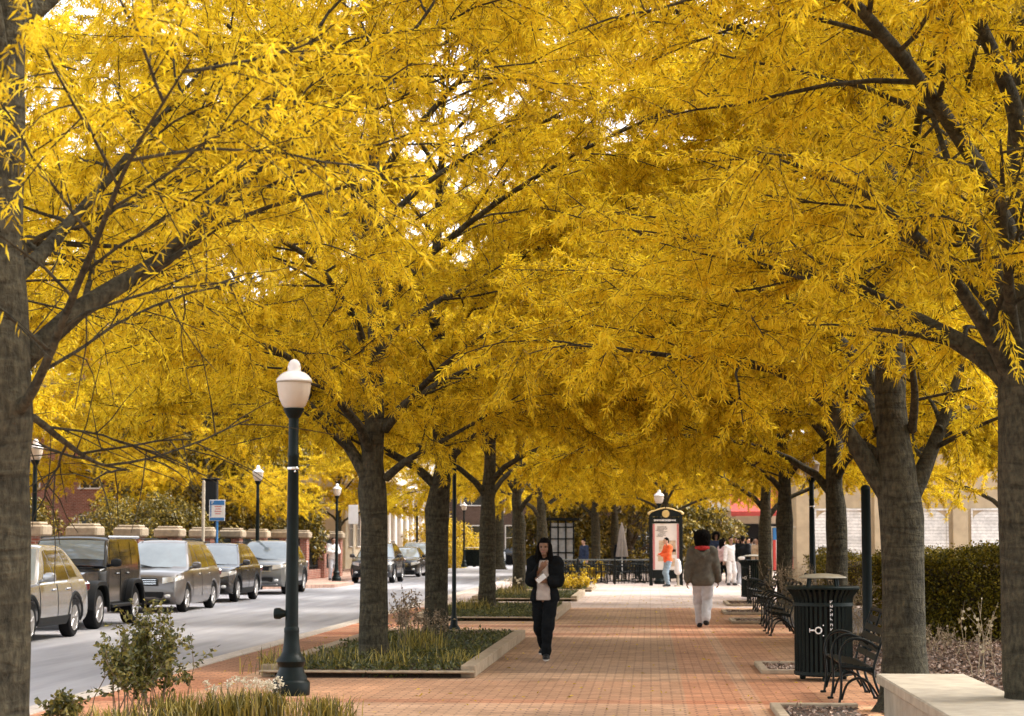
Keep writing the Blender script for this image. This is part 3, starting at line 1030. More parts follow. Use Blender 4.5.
hedge(2, 'lower yellow green hedge in the distance behind the dry shrubs', 4.4, 16, 52, 55, 1.25, 50000)

def stems(rng, n, h, spread, r=.006, base=.08, fork=2):
    out, tips = [], []
    for _ in range(n):
        a, e = rng.uniform(0, 6.283), rng.uniform(.2, 1)
        p = np.array([rng.normal() * base, rng.normal() * base, 0])
        d = unit(np.array([math.cos(a) * spread * e, math.sin(a) * spread * e, 1.0]))
        hh = h * rng.uniform(.6, 1.05)
        q = [p]
        for j in range(5):
            d = unit(d + rng.normal(size=3) * .12)
            q.append(q[-1] + d * hh / 5)
        out.append((np.array(q), np.linspace(r, r * .3, 6)))
        for _k in range(fork):
            i = rng.integers(2, 5)
            dd = unit(d + rng.normal(size=3) * .5)
            z_ = np.array([q[i] + dd * s_ * hh * .35 for s_ in np.linspace(0, 1, 4)])
            out.append((z_, np.linspace(r * .5, r * .2, 4)))
            tips.append(z_)
        tips.append(np.array(q[2:]))
    return out, tips

def stem_shrub(seed, label, loc, h, spread, n, m, leaf, wid, per, base=.08, name='shrub', cat='shrub', fork=3, stem='dry_stem_wood', droop=.1, group=None, r=.006):
    rng = np.random.default_rng(seed)
    t = thing(name, label, cat, loc, 0, group)
    S, tips = stems(rng, n, h, spread, r, base, fork)
    v, f = tubes_np(S, 4)
    np_obj('stems', v, f, M[stem], t, smooth=True)
    P, D = [], []
    for q in tips:
        for _ in range(per):
            s_ = rng.uniform(0, len(q) - 1.001); i = int(s_); ff = s_ - i
            P.append(q[i] * (1 - ff) + q[i + 1] * ff + rng.normal(size=3) * .012)
            D.append(unit(q[-1] - q[0]))
    V, Fc, tn = leaves_at(rng, np.array(P), np.array(D), leaf, wid, droop=droop, spread=.9)
    np_obj('leaves', V, Fc, M[m], t, attr=tn)
    return t
M['dry_stem_wood'] = mat('dry_stem_wood', (.2, .14, .085), .9, 0, .3, 20)
M['straw_stem'] = mat('straw_stem', (.36, .27, .165), .9, 0, .25, 20)

def gp(u, v, z=0):
    p = G(u, v, z)
    return (p.x, p.y, z)
sh = stem_shrub(11, 'leafy green shrub with tan tips in the foreground beside the road', (-5.0 * 0 + AT(142, 700, 18.6).x, 18.6, 0), 1.0, .30, 34, 'leaf_shrub', .052, .015, 28, .17, fork=4)
stem_shrub(12, 'small low shrub at the bottom beside the left trunk', (AT(66, 716, 17.6).x, 17.6, 0), .36, .6, 12, 'leaf_shrub', .05, .017, 16, .06)
stem_shrub(13, 'dry brown flowering shrub tangle behind the middle bench', (2.95, 41, .02), 1.3, .6, 46, 'dry', .05, .010, 4, .25, fork=4, stem='straw_stem')
stem_shrub(14, 'dry pale shrub beside the slim post behind the nearest trash can', (3.15, 32.2, .02), 1.1, .55, 30, 'dry', .05, .010, 4, .2, fork=4, stem='straw_stem')
stem_shrub(15, 'bare twiggy shrub with pale buds between the two big right trees', (AT(985, 640, 24.5).x, 24.5, .02), 1.0, .5, 5, 'bud', .05, .02, 3, .12, fork=3, stem='straw_stem', r=.007)
stem_shrub(16, 'small dry tangle of twigs in the mulch before the hedge', (AT(935, 640, 29.5).x, 29.5, .02),   .45, 1.0, 26, 'dry', .05, .015, 5, .35, stem='straw_stem')
stem_shrub(17, 'thin dry perennial with tan seed heads between the two front planter trees', (AT(408, 650, 30.6).x, 30.6, .05), .95, .35, 12, 'dry', .05, .014, 14, .08)
stem_shrub(18, 'dry brown weed stalks at the back of the front planter', (AT(428, 640, 32.0).x, 32.0, .05), .6, .5, 14, 'dry', .04, .012, 8, .12)

def grass_clump(seed, label, loc, n, h, R, m='grass', name='grass_clump', cat='ornamental grass', blooms=0, w_=.006, ry=None):
    rng = np.random.default_rng(seed)
    t = thing(name, label, cat, loc, 0, 'ornamental grass clumps')
    ry = ry or R
    P = np.column_stack([rng.normal(size=n) * R * .45, rng.normal(size=n) * ry * .45, np.zeros(n)])
    a = rng.uniform(0, 6.283, n); L = h * rng.uniform(.5, 1.1, n); le = rng.uniform(.05, .75, n)
    out = np.column_stack([np.cos(a), np.sin(a), np.zeros(n)])
    sd_ = np.column_stack([-np.sin(a), np.cos(a), np.zeros(n)]) * (w_ * rng.uniform(.7, 1.3, n))[:, None]
    V = np.empty((n, 7, 3))
    up = np.array([0, 0, 1.0])
    for j, s_ in enumerate((0, .4, .75)):
        c = P + out * (le * s_ ** 2 * L)[:, None] + up * (L * s_ * (1 - .3 * le * s_))[:, None]
        V[:, 2 * j], V[:, 2 * j + 1] = c - sd_ * (1 - .3 * s_), c + sd_ * (1 - .3 * s_)
    V[:, 6] = P + out * (le * L)[:, None] + up * (L * (1 - .38 * le))[:, None]
    base = (np.arange(n) * 7)[:, None]
    Fc = np.concatenate([base + np.array(q) for q in ((0, 1, 3), (0, 3, 2), (2, 3, 5), (2, 5, 4), (4, 5, 6))])
    np_obj('blades', V.reshape(-1, 3), Fc, M[m], t, attr=np.repeat(rng.uniform(0, 1, n), 7))
    if blooms:
        Q = np.column_stack([rng.normal(size=blooms) * R * .5, rng.normal(size=blooms) * ry * .5, h * rng.uniform(.85, 1.2, blooms)])
        pv, pf, pt = leaves_at(rng, np.repeat(Q, 26, 0) + rng.normal(size=(blooms * 26, 3)) * .016, np.repeat(np.array([[0, 0, 1.]]), blooms * 26, 0), .03, .011, droop=0, spread=1)
        np_obj('blossoms', pv, pf, M['petal'], t, attr=pt)
        st = [(np.array([[q[0] * .8, q[1] * .8, 0], [q[0] * .9, q[1] * .9, q[2] * .6], q]), np.array([.003, .0025, .002])) for q in Q]
        v, f = tubes_np(st, 3)
        np_obj('stems', v, f, M['straw_stem'], t)
    return t
for k, (u, y, n, h, R, bl, l) in enumerate((
    (110, 17.0, 260, .30, .35, 0, 'ornamental grass at the foot of the leafy shrub'),
    (178, 18.3, 420, .30, .38, 0, 'yellowish ornamental grass right of the leafy shrub at the bottom edge'),
    (232, 18.6, 420, .32, .34, 9, 'ornamental grass with small white flowers left of the lamp base'),
    (266, 19.0, 380, .28, .26, 7, 'ornamental grass with white flowers touching the lamp base'),
    (322, 18.6, 320, .26, .30, 0, 'dark green grass tuft at the bottom edge right of the lamp'))):
    grass_clump(70 + k, l, (AT(u, 716, y).x, y, 0), n, h, R, blooms=bl)
grass_clump(80, 'tall grass tuft at the left corner of the front planter', (AT(272, 670, 24.6).x, 24.6, .03), 110, .38, .3)
grass_clump(81, 'spiky grass tuft on the front planter beside the first trunk', (AT(418, 660, 28.4).x, 28.4, .03), 230, .5, .42)
grass_clump(82, 'spiky grass tuft at the foot of the first planter tree', (AT(392, 668, 25.3).x, 25.3, .03), 130, .32, .4)
grass_clump(83, 'low grass tuft left of the first planter tree', (AT(330, 668, 25.2).x, 25.2, .03), 130, .36, .45)
grass_clump(84, 'grass tuft near the stone edge of the front planter', (AT(455, 660, 25.6).x, 25.6, .03), 110, .3, .35)
grass_clump(85, 'grass tuft under the second planter tree', (AT(470, 615, 45).x, 45, .03), 260, .4, .6)
grass_clump(86, 'pale flowering tuft by the third planter tree', (AT(512, 600, 56.5).x, 56.5, .03), 260, .5, .5, blooms=14)
stem_shrub(19, 'yellow flowering bush on the planter beside the cafe railing', (AT(575, 590, 66).x, 66, .05), .55, 1.0, 30, 'yellow_bloom', .07, .03, 18, .4)
stem_shrub(20, 'yellow bush standing behind the cafe railing', (AT(594, 570, 80).x, 80, .05),   .8, .8, 16, 'yellow_bloom', .10, .04, 20, .3)
bush_tree(21, 'rounded yellow bush beside the colonnade, above the parked black hatchback', (-13.8, 132, 0), 3.0, 2.6, 'yellow_bloom', 12000, .16, .05, name='shrub', cat='shrub', zmin=.2)

# ------------------------------------------------------------------ planters with stone edging on the walkway
M['cover'] = M['leaf_shrub']
def planter(label, x0, x1, y0, y1, seed, h=.15, n=9000, name='stone_planter'):
    t = thing(name, label, 'planter', ((x0 + x1) / 2, (y0 + y1) / 2, 0), 0, 'stone edged tree planters')
    hx, hy = (x1 - x0) / 2, (y1 - y0) / 2
    b = MB()
    e = .18
    for sy in (-1, 1):
        m = max(2, int(2 * hx / .9))
        for k in range(m):
            b.box((-hx + (k + .5) * 2 * hx / m, sy * (hy - e / 2), h / 2), (2 * hx / m - .006, e, h if sy > 0 else h * .18), .012)
    for sx in (-1, 1):
        L_ = 2 * hy - 2 * e
        m = max(2, int(L_ / .9))
        for k in range(m):
            b.box((sx * (hx - e / 2), -hy + e + (k + .5) * L_ / m, h / 2), (e, L_ / m - .006, h), .012)
    b.build('stone_edging', M['stone'], t)
    b = MB(); b.box((0, 0, .03), (2 * hx - 2 * e - .004, 2 * hy - 2 * e - .004, .06)); b.build('soil', M['soil'], t)
    rng = np.random.default_rng(seed)
    P = np.column_stack([rng.uniform(-hx + e, hx - e, n), rng.uniform(-hy + e * .3, hy - e, n), .05 + .10 * rng.uniform(0, 1, n) ** 1.5])
    P[:, 2] += .05 * np.sin(P[:, 0] * 4) * np.sin(P[:, 1] * 3)
    V, Fc, tn = leaves_at(rng, P, np.repeat([[0, 0, 1.]], n, 0), .07, .014, droop=0, spread=.8, tone=np.full(n, .25))
    o = np_obj('ground_cover', V, Fc, M['cover'], t, attr=tn)
    o['kind'] = 'stuff'
    return t
planter('front stone edged planter holding the two nearest roadside planter trees', -4.75, -2.12, 24.2, 34.2, 1)
planter('second stone edged planter left of the woman in black', -4.9, -1.95, 41.5, 49.5, 2)
planter('third stone edged planter with pale flowers, behind the second', -4.9, -2.0, 55, 62, 3, n=8000)
planter('far stone edged planter with yellow flowers in front of the cafe railing', -4.6, -1.9, 65.5, 71.5, 4, n=8000)

def tree_pit(label, x0, x1, y0, y1, seed):
    t = thing('planting_pit', label, 'planting pit', ((x0 + x1) / 2, (y0 + y1) / 2, 0), 0, 'dark planting pits by the benches')
    hx, hy = (x1 - x0) / 2, (y1 - y0) / 2
    b = MB()
    for sy in (-1, 1):
        b.box((0, sy * hy, .03), (2 * hx + .1, .1, .06), .01)
    b.box((-hx, 0, .03), (.1, 2 * hy - .104, .06), .01)
    b.build('stone_edging', M['stone'], t)
    b = MB(); b.box((.02, 0, .01), (2 * hx - .07, 2 * hy - .104, .03)); b.build('soil', M['soil'], t)
    rng = np.random.default_rng(seed)
    n = 500
    P = np.column_stack([rng.uniform(-hx + .05, hx, n), rng.uniform(-hy + .05, hy - .05, n), np.full(n, .03)])
    V, Fc, tn = leaves_at(rng, P, rng.normal(size=(n, 3)) * [1, 1, .1], .06, .015, droop=0, spread=.3)
    o = np_obj('fallen_leaves', V, Fc, M['litter'], t, attr=tn)
    o['kind'] = 'stuff'
tree_pit('dark planting pit with a pale stone corner at the bottom edge', 1.22, 1.98, 17.4, 20.1, 1)
tree_pit('dark planting pit on the walkway in front of the nearest trash can', 1.42, 2.02, 25.3, 27.0, 2)
tree_pit('planting pit with stone edging beside the middle bench', 1.68, 2.7, 40.6, 42.2, 3)
tree_pit('planting pit with stone edging before the far benches', 1.7, 2.7, 45.6, 47.4, 4)
tree_pit('farthest planting pit with stone edging near the far trash can', 2.0, 2.75, 51.5, 54.5, 5)

# leaf litter on the mulch bed and a few fallen leaves on the paving
rng = np.random.default_rng(8)
n = 26000
P = np.column_stack([rng.uniform(2.75, 9.5, n), 16 + 18 * rng.uniform(0, 1, n), np.full(n, .03)])
V, Fc, tn = leaves_at(rng, P, rng.normal(size=(n, 3)) * [1, 1, .15], .075, .02, droop=-.1, spread=.3)
o = np_obj('leaf_litter', V, Fc, M['litter'], attr=tn); o['kind'] = 'stuff'; o['label'] = 'brown fallen leaves covering the mulch bed before the hedge'
n = 900
P = np.column_stack([rng.uniform(-5.8, 2.7, n), rng.uniform(15, 60, n), np.full(n, .006)])
V, Fc, tn = leaves_at(rng, P, rng.normal(size=(n, 3)) * [1, 1, .1], .06, .008, droop=-.02, spread=.2)
o = np_obj('fallen_leaves', V, Fc, M['leaf_gold'], attr=tn); o['kind'] = 'stuff'; o['label'] = 'scattered thin fallen leaves on the brick walkway'

# concrete seat wall bottom right
t = thing('seat_wall', 'low concrete seat wall with a smooth slab top in the bottom right corner', 'seat wall', (2.40, 14.2, 0))
b = MB(); b.box((0, 0, .19), (.66, 8.0, .38), .01); b.build('wall_body', M['concrete'], t)
b = MB(); b.box((0, 0, .425), (.78, 8.1, .09), .012); b.build('slab_top', M['concrete'], t)

# ------------------------------------------------------------------ street lamps
def make_lamp(label, loc, h=3.63, group='globe street lamps', valve=True):
    t = thing('street_lamp', label, 'street lamp', loc, 0, group)
    k = h / 3.63
    b = MB()
    b.lathe([(.20, 0), (.205, .02), (.205, .13), (.195, .15), (.175, .165), (.17, .20), (.135, .27), (.13, .30), (.145, .33), (.16, .36), (.15, .39), (.118, .42), (.098, .47), (.086, .56), (.08, .66), (.083, .68), (.083, .71), (.072, .73)], 16)
    b.build('base', M['lamp_green'], t)
    b = MB()
    b.lathe([(.072, .72), (.066, 1.4 * k), (.058, 2.55 * k), (.062, 2.56 * k), (.062, 2.60 * k), (.056, 2.61 * k), (.055, 2.98 * k), (.075, 3.0 * k), (.105, 3.06 * k), (.115, 3.075 * k), (.115, 3.09 * k)], 16, mod=lambda th, z: 1 + (.035 * math.cos(8 * th) if .75 < z < 2.5 * k else 0))
    b.build('pole', M['lamp_green'], t)
    if valve:
        b = MB(); b.lathe([(.02, -.19), (.055, -.19), (.062, -.17), (.062, -.13), (.05, -.11), (.03, -.06), (.03, .02)], 14, (0, 0, .87), 'x'); b.build('outlet', M['lamp_green'], t)
        b = MB()
        b.lathe([(.066, 2.42 * k), (.069, 2.425 * k), (.069, 2.445 * k), (.066, 2.45 * k)], 14); b.ell((.03, -.062, 2.40 * k), (.012, .012, .014)); b.build('band', M['chrome'], t)
    z0 = 3.09 * k
    b = MB()
    b.lathe([(.095, z0), (.125, z0 + .03), (.155, z0 + .10), (.175, z0 + .19), (.182, z0 + .27), (.184, z0 + .30)], 48, mod=lambda th, z: 1 + .03 * abs(math.cos(8 * th)))
    b.build('globe', M['globe'], t)
    b = MB()
    b.lathe([(.19, z0 + .292), (.196, z0 + .30), (.19, z0 + .32), (.155, z0 + .36), (.115, z0 + .39), (.075, z0 + .405), (.07, z0 + .42), (.072, z0 + .45), (.062, z0 + .49), (.045, z0 + .52), (.02, z0 + .535), (0, z0 + .54)], 48, mod=lambda th, z: 1 + (.03 * abs(math.cos(8 * th)) if z > z0 + .33 else 0))
    b.build('cap', M['globe_cap'], t)
    b = MB(); b.lathe([(.186, z0 + .278), (.198, z0 + .28), (.198, z0 + .292), (.186, z0 + .294)], 32); b.build('cap_ring', M['concrete'], t)
    return t
p = G(291, 695)
lampA = make_lamp('tall green street lamp with frosted globe standing nearest, between road and walkway', (p.x, p.y, 0))
lampB = make_lamp('street lamp at far left, globe beside the big left trunk', (-15.6, 50.0, 0), 4.35, valve=False)
dup(lampB, 'street lamp rising behind the black crossover, left of the nearest lamp', (AT(258, 480, 68).x, 68, 0))
dup(lampB, 'street lamp beside the person in white on the far sidewalk', (-12.95, 82.5, 0), 0, .95)
for u, y, l in ((417, 112, 'distant street lamp in front of the columns'), (464, 127, 'distant street lamp beside the green bins'), (503, 143, 'distant street lamp left of the woman in black'),
                (531, 158, 'farthest street lamp just above the woman in black')):
    dup(lampB, l, (AT(u, 540, y).x, y, 0), 0, .97)
t = thing('post', 'thin dark post standing beside the second planter trunk', 'post', (AT(454, 630, 36.5).x, 36.5, 0))
b = MB(); b.lathe([(.045, .05), (.04, .2), (.036, 3.3), (.045, 3.31), (.02, 3.36), (0, 3.37)], 12); b.build('shaft', M['lamp_green'], t)
b = MB(); b.lathe([(.11, .001), (.11, .08), (.07, .14), (.06, .25), (.042, .3)], 12); b.build('foot', M['lamp_green'], t)
dup(lampA, 'street lamp standing behind the information kiosk', (AT(659, 500, 77.5).x, 77.5, 0))
dup(lampA, 'dark lamp post wrapped in a white cable behind the nearest trash can', (AT(813, 600, 46).x, 46, 0))
t = thing('post', 'plain dark post with a rounded top behind the nearest bench', 'post', (AT(868, 640, 30).x, 30, .02))
b = MB(); b.lathe([(.10, 0), (.10, .1), (.08, .14), (.072, .2), (.07, 2.38), (.075, 2.39), (.07, 2.42), (.05, 2.45), (0, 2.465)], 16); b.build('shaft', M['lamp_green'], t)
b = MB(); b.lathe([(.13, 0), (.13, .05), (.10, .07)], 16, (0, 0, .003)); b.build('foot', M['lamp_green'], t)

# ------------------------------------------------------------------ trash cans
def make_bin(label, loc, rz=0):
    t = thing('trash_can', label, 'trash can', loc, rz, 'slatted trash cans')
    b = MB()
    n = 36
    for k in range(n):
        a = 2 * math.pi * k / n
        r0_, r1 = .33, .42
        ca, sa = math.cos(a), math.sin(a)
        pth = [(r0_ * ca, r0_ * sa, .06), (r0_ * ca, r0_ * sa, .92), ((r0_ + .02) * ca, (r0_ + .02) * sa, 1.0), (r1 * ca, r1 * sa, 1.09)]
        b.tube(pth, .021, 4)
    b.build('slats', M['bin_green'], t)
    b = MB(); b.lathe([(.30, .07), (.305, .9), (.32, 1.05)], 28); b.lathe([(.29, .07), (.29, .05), (0, .05)], 28); b.build('liner', M['trim'], t)
    b = MB()
    for z, r in ((.09, .345), (.9, .347)):
        b.lathe([(r, z - .02), (r + .012, z - .02), (r + .012, z + .02), (r, z + .02)], 32)
    b.lathe([(.395, 1.075), (.435, 1.08), (.44, 1.10), (.43, 1.115), (.33, 1.11), (.22, 1.06), (.2, 1.03)], 32)
    b.build('rim', M['bin_green'], t)
    b = MB()
    for k in range(4):
        a = math.pi / 4 + k * math.pi / 2
        b.tube([(.25 * math.cos(a), .25 * math.sin(a), 1.07), (.22 * math.cos(a), .22 * math.sin(a), 1.22)], .016, 6)
    b.build('lid_supports', M['bin_green'], t)
    b = MB(); b.lathe([(.0, 1.20), (.27, 1.205), (.285, 1.212), (.28, 1.225), (.20, 1.25), (.08, 1.262), (0, 1.264)], 32); b.build('lid', mat('lid_metal', (.33, .29, .21), .5, .1, .2, 9), t)
    for k in range(3):
        a = k * 2.1 + .5
        b = MB(); b.box((.28 * math.cos(a), .28 * math.sin(a), .03), (.07, .07, .06), .01); b.build('foot', M['bin_green'], t)
    return t
pb = Vector((2.06, 24.3, 0))
binA = make_bin('large dark green slatted trash can with white emblem beside the nearest bench', pb)
# white marks on the panel facing the path and the camera
b = MB()
def onbin(a, z, d=.358):
    return Vector((d * math.cos(a), d * math.sin(a), z))
a0 = math.radians(-104)
R_ = .036
ring = [onbin(a0 + R_ / .35 * math.cos(q), .60 + R_ * math.sin(q)) for q in [2 * math.pi * k / 16 for k in range(17)]]
b.tube(ring, .009, 5)
b.tube([onbin(a0 - .30, .60), onbin(a0 - .13, .60)], .011, 5)
b.tube([onbin(a0 - .30, .575), onbin(a0 - .30, .625)], .006, 4)
for k, z in enumerate((.54, .66)):
    b.ell(onbin(a0 + .16, z), (.008, .008, .008))
b.build('emblem', M['white_paint'], binA)
b = MB()
a1 = math.radians(-80)
for k in range(7):                                   # small upright lettering, too small to read
    z = .60 + k * .05 + (.02 if k > 1 else 0)
    b.tube([onbin(a1 - .02, z), onbin(a1 - .02, z + .03)], .004, 4)
    b.tube([onbin(a1 - .02, z + (.0, .03, .015)[k % 3]), onbin(a1 + .05, z + (.03, .015, .0)[k % 3])], .004, 4)
    if k % 2:
        b.tube([onbin(a1 + .05, z), onbin(a1 + .05, z + .03)], .004, 4)
b.build('lettering', M['white_paint'], binA)
dupb = dup(binA, 'far dark slatted trash can beyond the middle benches', (2.95, 58, 0), -.5)
for k, (u, y, l) in enumerate(((469, 128, 'left dark green bin beside the distant lamp'), (477, 128, 'right dark green bin beside the distant lamp'))):
    dup(binA, l, (AT(u, 560, y).x, y, 0), 1.5)

# ------------------------------------------------------------------ benches (seat faces the walkway, -X)
def make_bench(label, loc, L_=1.75):
    t = thing('park_bench', label, 'bench', loc, 0, 'black metal benches along the walkway')
    b = MB()
    for k in range(5):
        x = -.02 + k * .095
        b.box((x, 0, .435 - .012 * k), (.08, L_ - .1, .022), .006)
    b.build('seat', M['black_metal'], t)
    b = MB()
    for k in range(5):
        z = .50 + k * .09
        x = .44 + .035 * k + .012 * max(0, k - 2) ** 2
        b.box((x, 0, z), (.02, L_ - .1, .075), .006, M=Matrix.Rotation(.35, 3, 'Y'))
    b.tube([(.66, -L_ / 2 + .05, .965), (.66, L_ / 2 - .05, .965)], .022, 8)
    b.build('backrest', M['black_metal'], t)
    for y in (-L_ / 2, 0, L_ / 2):
        b = MB()
        sq = (1.0, 1.5)
        b.tube(smooth_path([(-.10, y, 0), (-.075, y, .10), (-.06, y, .25), (-.07, y, .40), (-.08, y, .52), (-.03, y, .63), (.08, y, .695), (.22, y, .70), (.36, y, .66), (.46, y, .60)], 22), .019, 8, sq=sq)
        b.tube(smooth_path([(.56, y, 0), (.50, y, .10), (.42, y, .25), (.40, y, .38), (.47, y, .56), (.56, y, .75), (.65, y, .93), (.69, y, .965)], 18), .019, 8, sq=sq)
        b.tube(smooth_path([(-.07, y, .405), (.1, y, .40), (.25, y, .385), (.41, y, .36)], 8), .017, 8, sq=sq)
        b.tube(smooth_path([(-.06, y, .06), (.02, y, .22), (.17, y, .285), (.33, y, .24), (.48, y, .07)], 14), .016, 8, sq=sq)
        b.box((-.11, y, .012), (.09, .06, .024), .006)
        b.box((.57, y, .012), (.09, .06, .024), .006)
        b.build('arm_frame', M['black_metal'], t)
    for o in t.children:
        o.data.transform(Matrix.Diagonal((.70, 1, .95, 1)))
    return t
benchA = make_bench('nearest black metal bench with looped arms beside the big trash can', (1.96, 21.45, 0))
for x, y, l in ((2.16, 36.3, 'middle black bench beyond the trash can, beside the dry shrubs'), (2.25, 39.4, 'black bench just behind the middle bench'),
                (2.45, 46.5, 'black bench in front of the thin trunked tree'), (2.6, 52.5, 'farthest black bench next to the far trash can')):
    dup(benchA, l, (x, y, 0))

# ------------------------------------------------------------------ signs
def text_mesh(txt, size, m, par, name, loc, rx=math.pi / 2):
    cu = bpy.data.curves.new(name, 'FONT')
    cu.body = txt; cu.size = size; cu.align_x = 'CENTER'; cu.align_y = 'CENTER'; cu.extrude = .004
    o = bpy.data.objects.new(name, cu)
    COL.objects.link(o)
    bpy.context.view_layer.update()
    me = bpy.data.meshes.new_from_object(o.evaluated_get(bpy.context.evaluated_depsgraph_get()))
    bpy.data.objects.remove(o)
    q = bpy.data.objects.new(name, me)
    me.materials.clear(); me.materials.append(m)
    COL.objects.link(q)
    q.parent = par; q.location = loc; q.rotation_euler = (rx, 0, 0)
    return q
y = 62.0
pz = AT(217, 520, y).z
t = thing('parking_sign', 'blue and white parking sign on a blue post above the parked cars', 'sign', (AT(217, 520, y).x, y, 0))
b = MB(); b.tube([(0, .03, 0), (0, .03, pz + .55)], .035, 8); b.build('pole', M['blue_sign'], t)
b = MB(); b.box((0, 0, pz + .3), (.5, .02, .66), .008); b.build('plate', M['white_paint'], t)
b = MB(); b.box((0, -.013, pz + .54), (.46, .01, .14)); b.box((0, -.013, pz + .03), (.46, .01, .09)); b.box((-.2, -.013, pz + .30), (.035, .01, .40)); b.build('blue_band', M['blue_sign'], t)
text_mesh('P', .15, M['white_paint'], t, 'letter', (-.14, -.022, pz + .54))
b = MB()
for k in range(4):
    b.box((.03, -.013, pz + .42 - k * .075), (.22 - .05 * (k % 2), .008, .022))
b.build('print_lines', M['red_print'], t)
y = 63.5
t = thing('utility_pole', 'plain grey metal pole left of the blue parking sign', 'pole', (AT(203, 540, y).x, y, 0))
b = MB(); b.lathe([(.09, 0), (.09, .05), (.055, .08), (.05, 3.55), (.02, 3.6), (0, 3.6)], 10); b.build('shaft', M['concrete'], t)
b = MB(); b.lathe([(.15, 0), (.15, .03), (.1, .04)], 10, (0, 0, .002)); b.build('foot', M['concrete'], t)
y = 70
t = thing('dark_column', 'tall dark slatted column behind the grey pole', 'column', (AT(210, 540, y).x, y, 0))
b = MB(); b.box((0, 0, 1.9), (.5, .3, 3.8), .03); b.build('shaft', M['trim'], t)
b = MB(); b.box((0, 0, 3.83), (.6, .4, .06), .02); b.build('cap', M['trim'], t)
y = 86
z1 = AT(352, 505, y).z; z0 = AT(352, 524, y).z
t = thing('road_sign', 'blank white rectangular sign on a thin post behind the black SUV', 'sign', (AT(353, 540, y).x, y, 0))
b = MB(); b.tube([(0, .03, 0), (0, .03, z1)], .03, 8); b.build('pole', M['concrete'], t)
b = MB(); b.box((0, 0, (z0 + z1) / 2), (.42, .02, z1 - z0), .008); b.build('plate', M['white_paint'], t)

# striped banner on the right
y = 72
t = thing('striped_flag', 'red and white striped flag with blue field hanging behind the bench side trees', 'flag', (AT(783, 545, y).x, y, 0))
zt, zb_ = AT(783, 528, y).z, AT(783, 570, y).z
b = MB()
for k in range(7):
    x = -.35 + k * .1
    b.grid([[(x + i * .05, .03 * math.sin((x + i * .05) * 9), zt - (zt - zb_) * j / 5) for i in range(3)] for j in range(6)], mi=k % 2)
b.build('stripes', [M['red_print'], M['white_paint']], t)
b = MB(); b.grid([[(x, .03 * math.sin(x * 9) - .012, zt - .42 * j / 3) for x in (-.35, -.25, -.15, -.05)] for j in range(4)]); b.build('blue_field', M['blue_sign'], t)
b = MB(); b.tube([(-.42, 0, zt + .03), (.45, 0, zt + .03)], .02, 8); b.tube([(-.4, 0, 0), (-.4, 0, zt + .06)], .03, 8); b.build('pole', M['concrete'], t)

# ------------------------------------------------------------------ information kiosk
y = 75.0
t = thing('information_kiosk', 'black information kiosk with arched gold top and a pale map panel', 'kiosk', (AT(666, 560, y).x, y, 0))
W_ = 1.12
b = MB()
for sx in (-1, 1):
    b.box((sx * W_ / 2, 0, 1.28), (.13, .16, 2.56), .012)
b.box((0, 0, .42), (W_ - .134, .12, .3), .01)
b.box((0, 0, 2.42), (W_ - .134, .12, .22), .01)
b.build('frame', M['black_metal'], t)
b = MB(); b.prism([(-W_ / 2 - .06, 2.56)] + [(-(W_ / 2 + .06) * math.cos(q), 2.56 + .27 * math.sin(q)) for q in [math.pi * k / 14 for k in range(1, 14)]] + [(W_ / 2 + .06, 2.56)], lambda a, c, d: (a, d, c), -.07, .07); b.build('arch', M['black_metal'], t)
b = MB()
for sx in (-1, 1):
    b.tube(smooth_path([(sx * .62, -.03, 2.68), (sx * .54, -.03, 2.74), (sx * .40, -.03, 2.76), (sx * .25, -.03, 2.83), (sx * .02, -.03, 2.88)], 12), [.05, .05, .045, .045, .04, .04, .04, .04, .035, .035, .03, .03], 8)
    b.ell((sx * .62, -.03, 2.67), (.06, .05, .06))
b.build('scroll_trim', M['gold'], t)
b = MB(); b.lathe([(0, -.02), (.13, -.02), (.14, 0), (.13, .03), (0, .03)], 24, (0, -.075, 2.66), 'y'); b.build('medallion', M['gold'], t)
b = MB(); b.box((0, -.005, 1.44), (W_ - .14, .05, 1.72), .004); pn = b.build('map_panel', mat('map_paper', (.74, .68, .62), .5, 0, .1, 2), t)  # map panel is plain pale paper
b = MB()
b.box((-.445, -.034, 1.44), (.07, .006, 1.68)); b.box((.445, -.034, 1.44), (.07, .006, 1.68))
b.build('red_border', mat('pink_print', (.55, .18, .18), .6, 0, .15, 3), pn)
b = MB()
b.box((.05, -.034, 1.46), (.62, .006, .42)); b.box((-.1, -.034, 1.05), (.4, .006, .3)); b.box((.18, -.034, .86), (.3, .006, .3)); b.box((.28, -.034, 1.24), (.2, .006, .2))
b.build('map_print', mat('tan_print', (.52, .38, .25), .6, 0, .35, 9), pn)
b = MB()
r_ = random.Random(5)
for k in range(9):
    b.box((-.2 + r_.uniform(-.03, .1), -.034, 2.18 - k * .045), (.3 + r_.uniform(-.1, .1), .006, .014))
b.build('small_print', M['trim'], pn)
b = MB()
x = -.42
while x < .4:
    wd = r_.uniform(.025, .05)
    b.box((x, -.065, 2.42), (wd, .01, r_.uniform(.05, .075))); x += wd + .018
b.build('header_print', M['white_paint'], t)

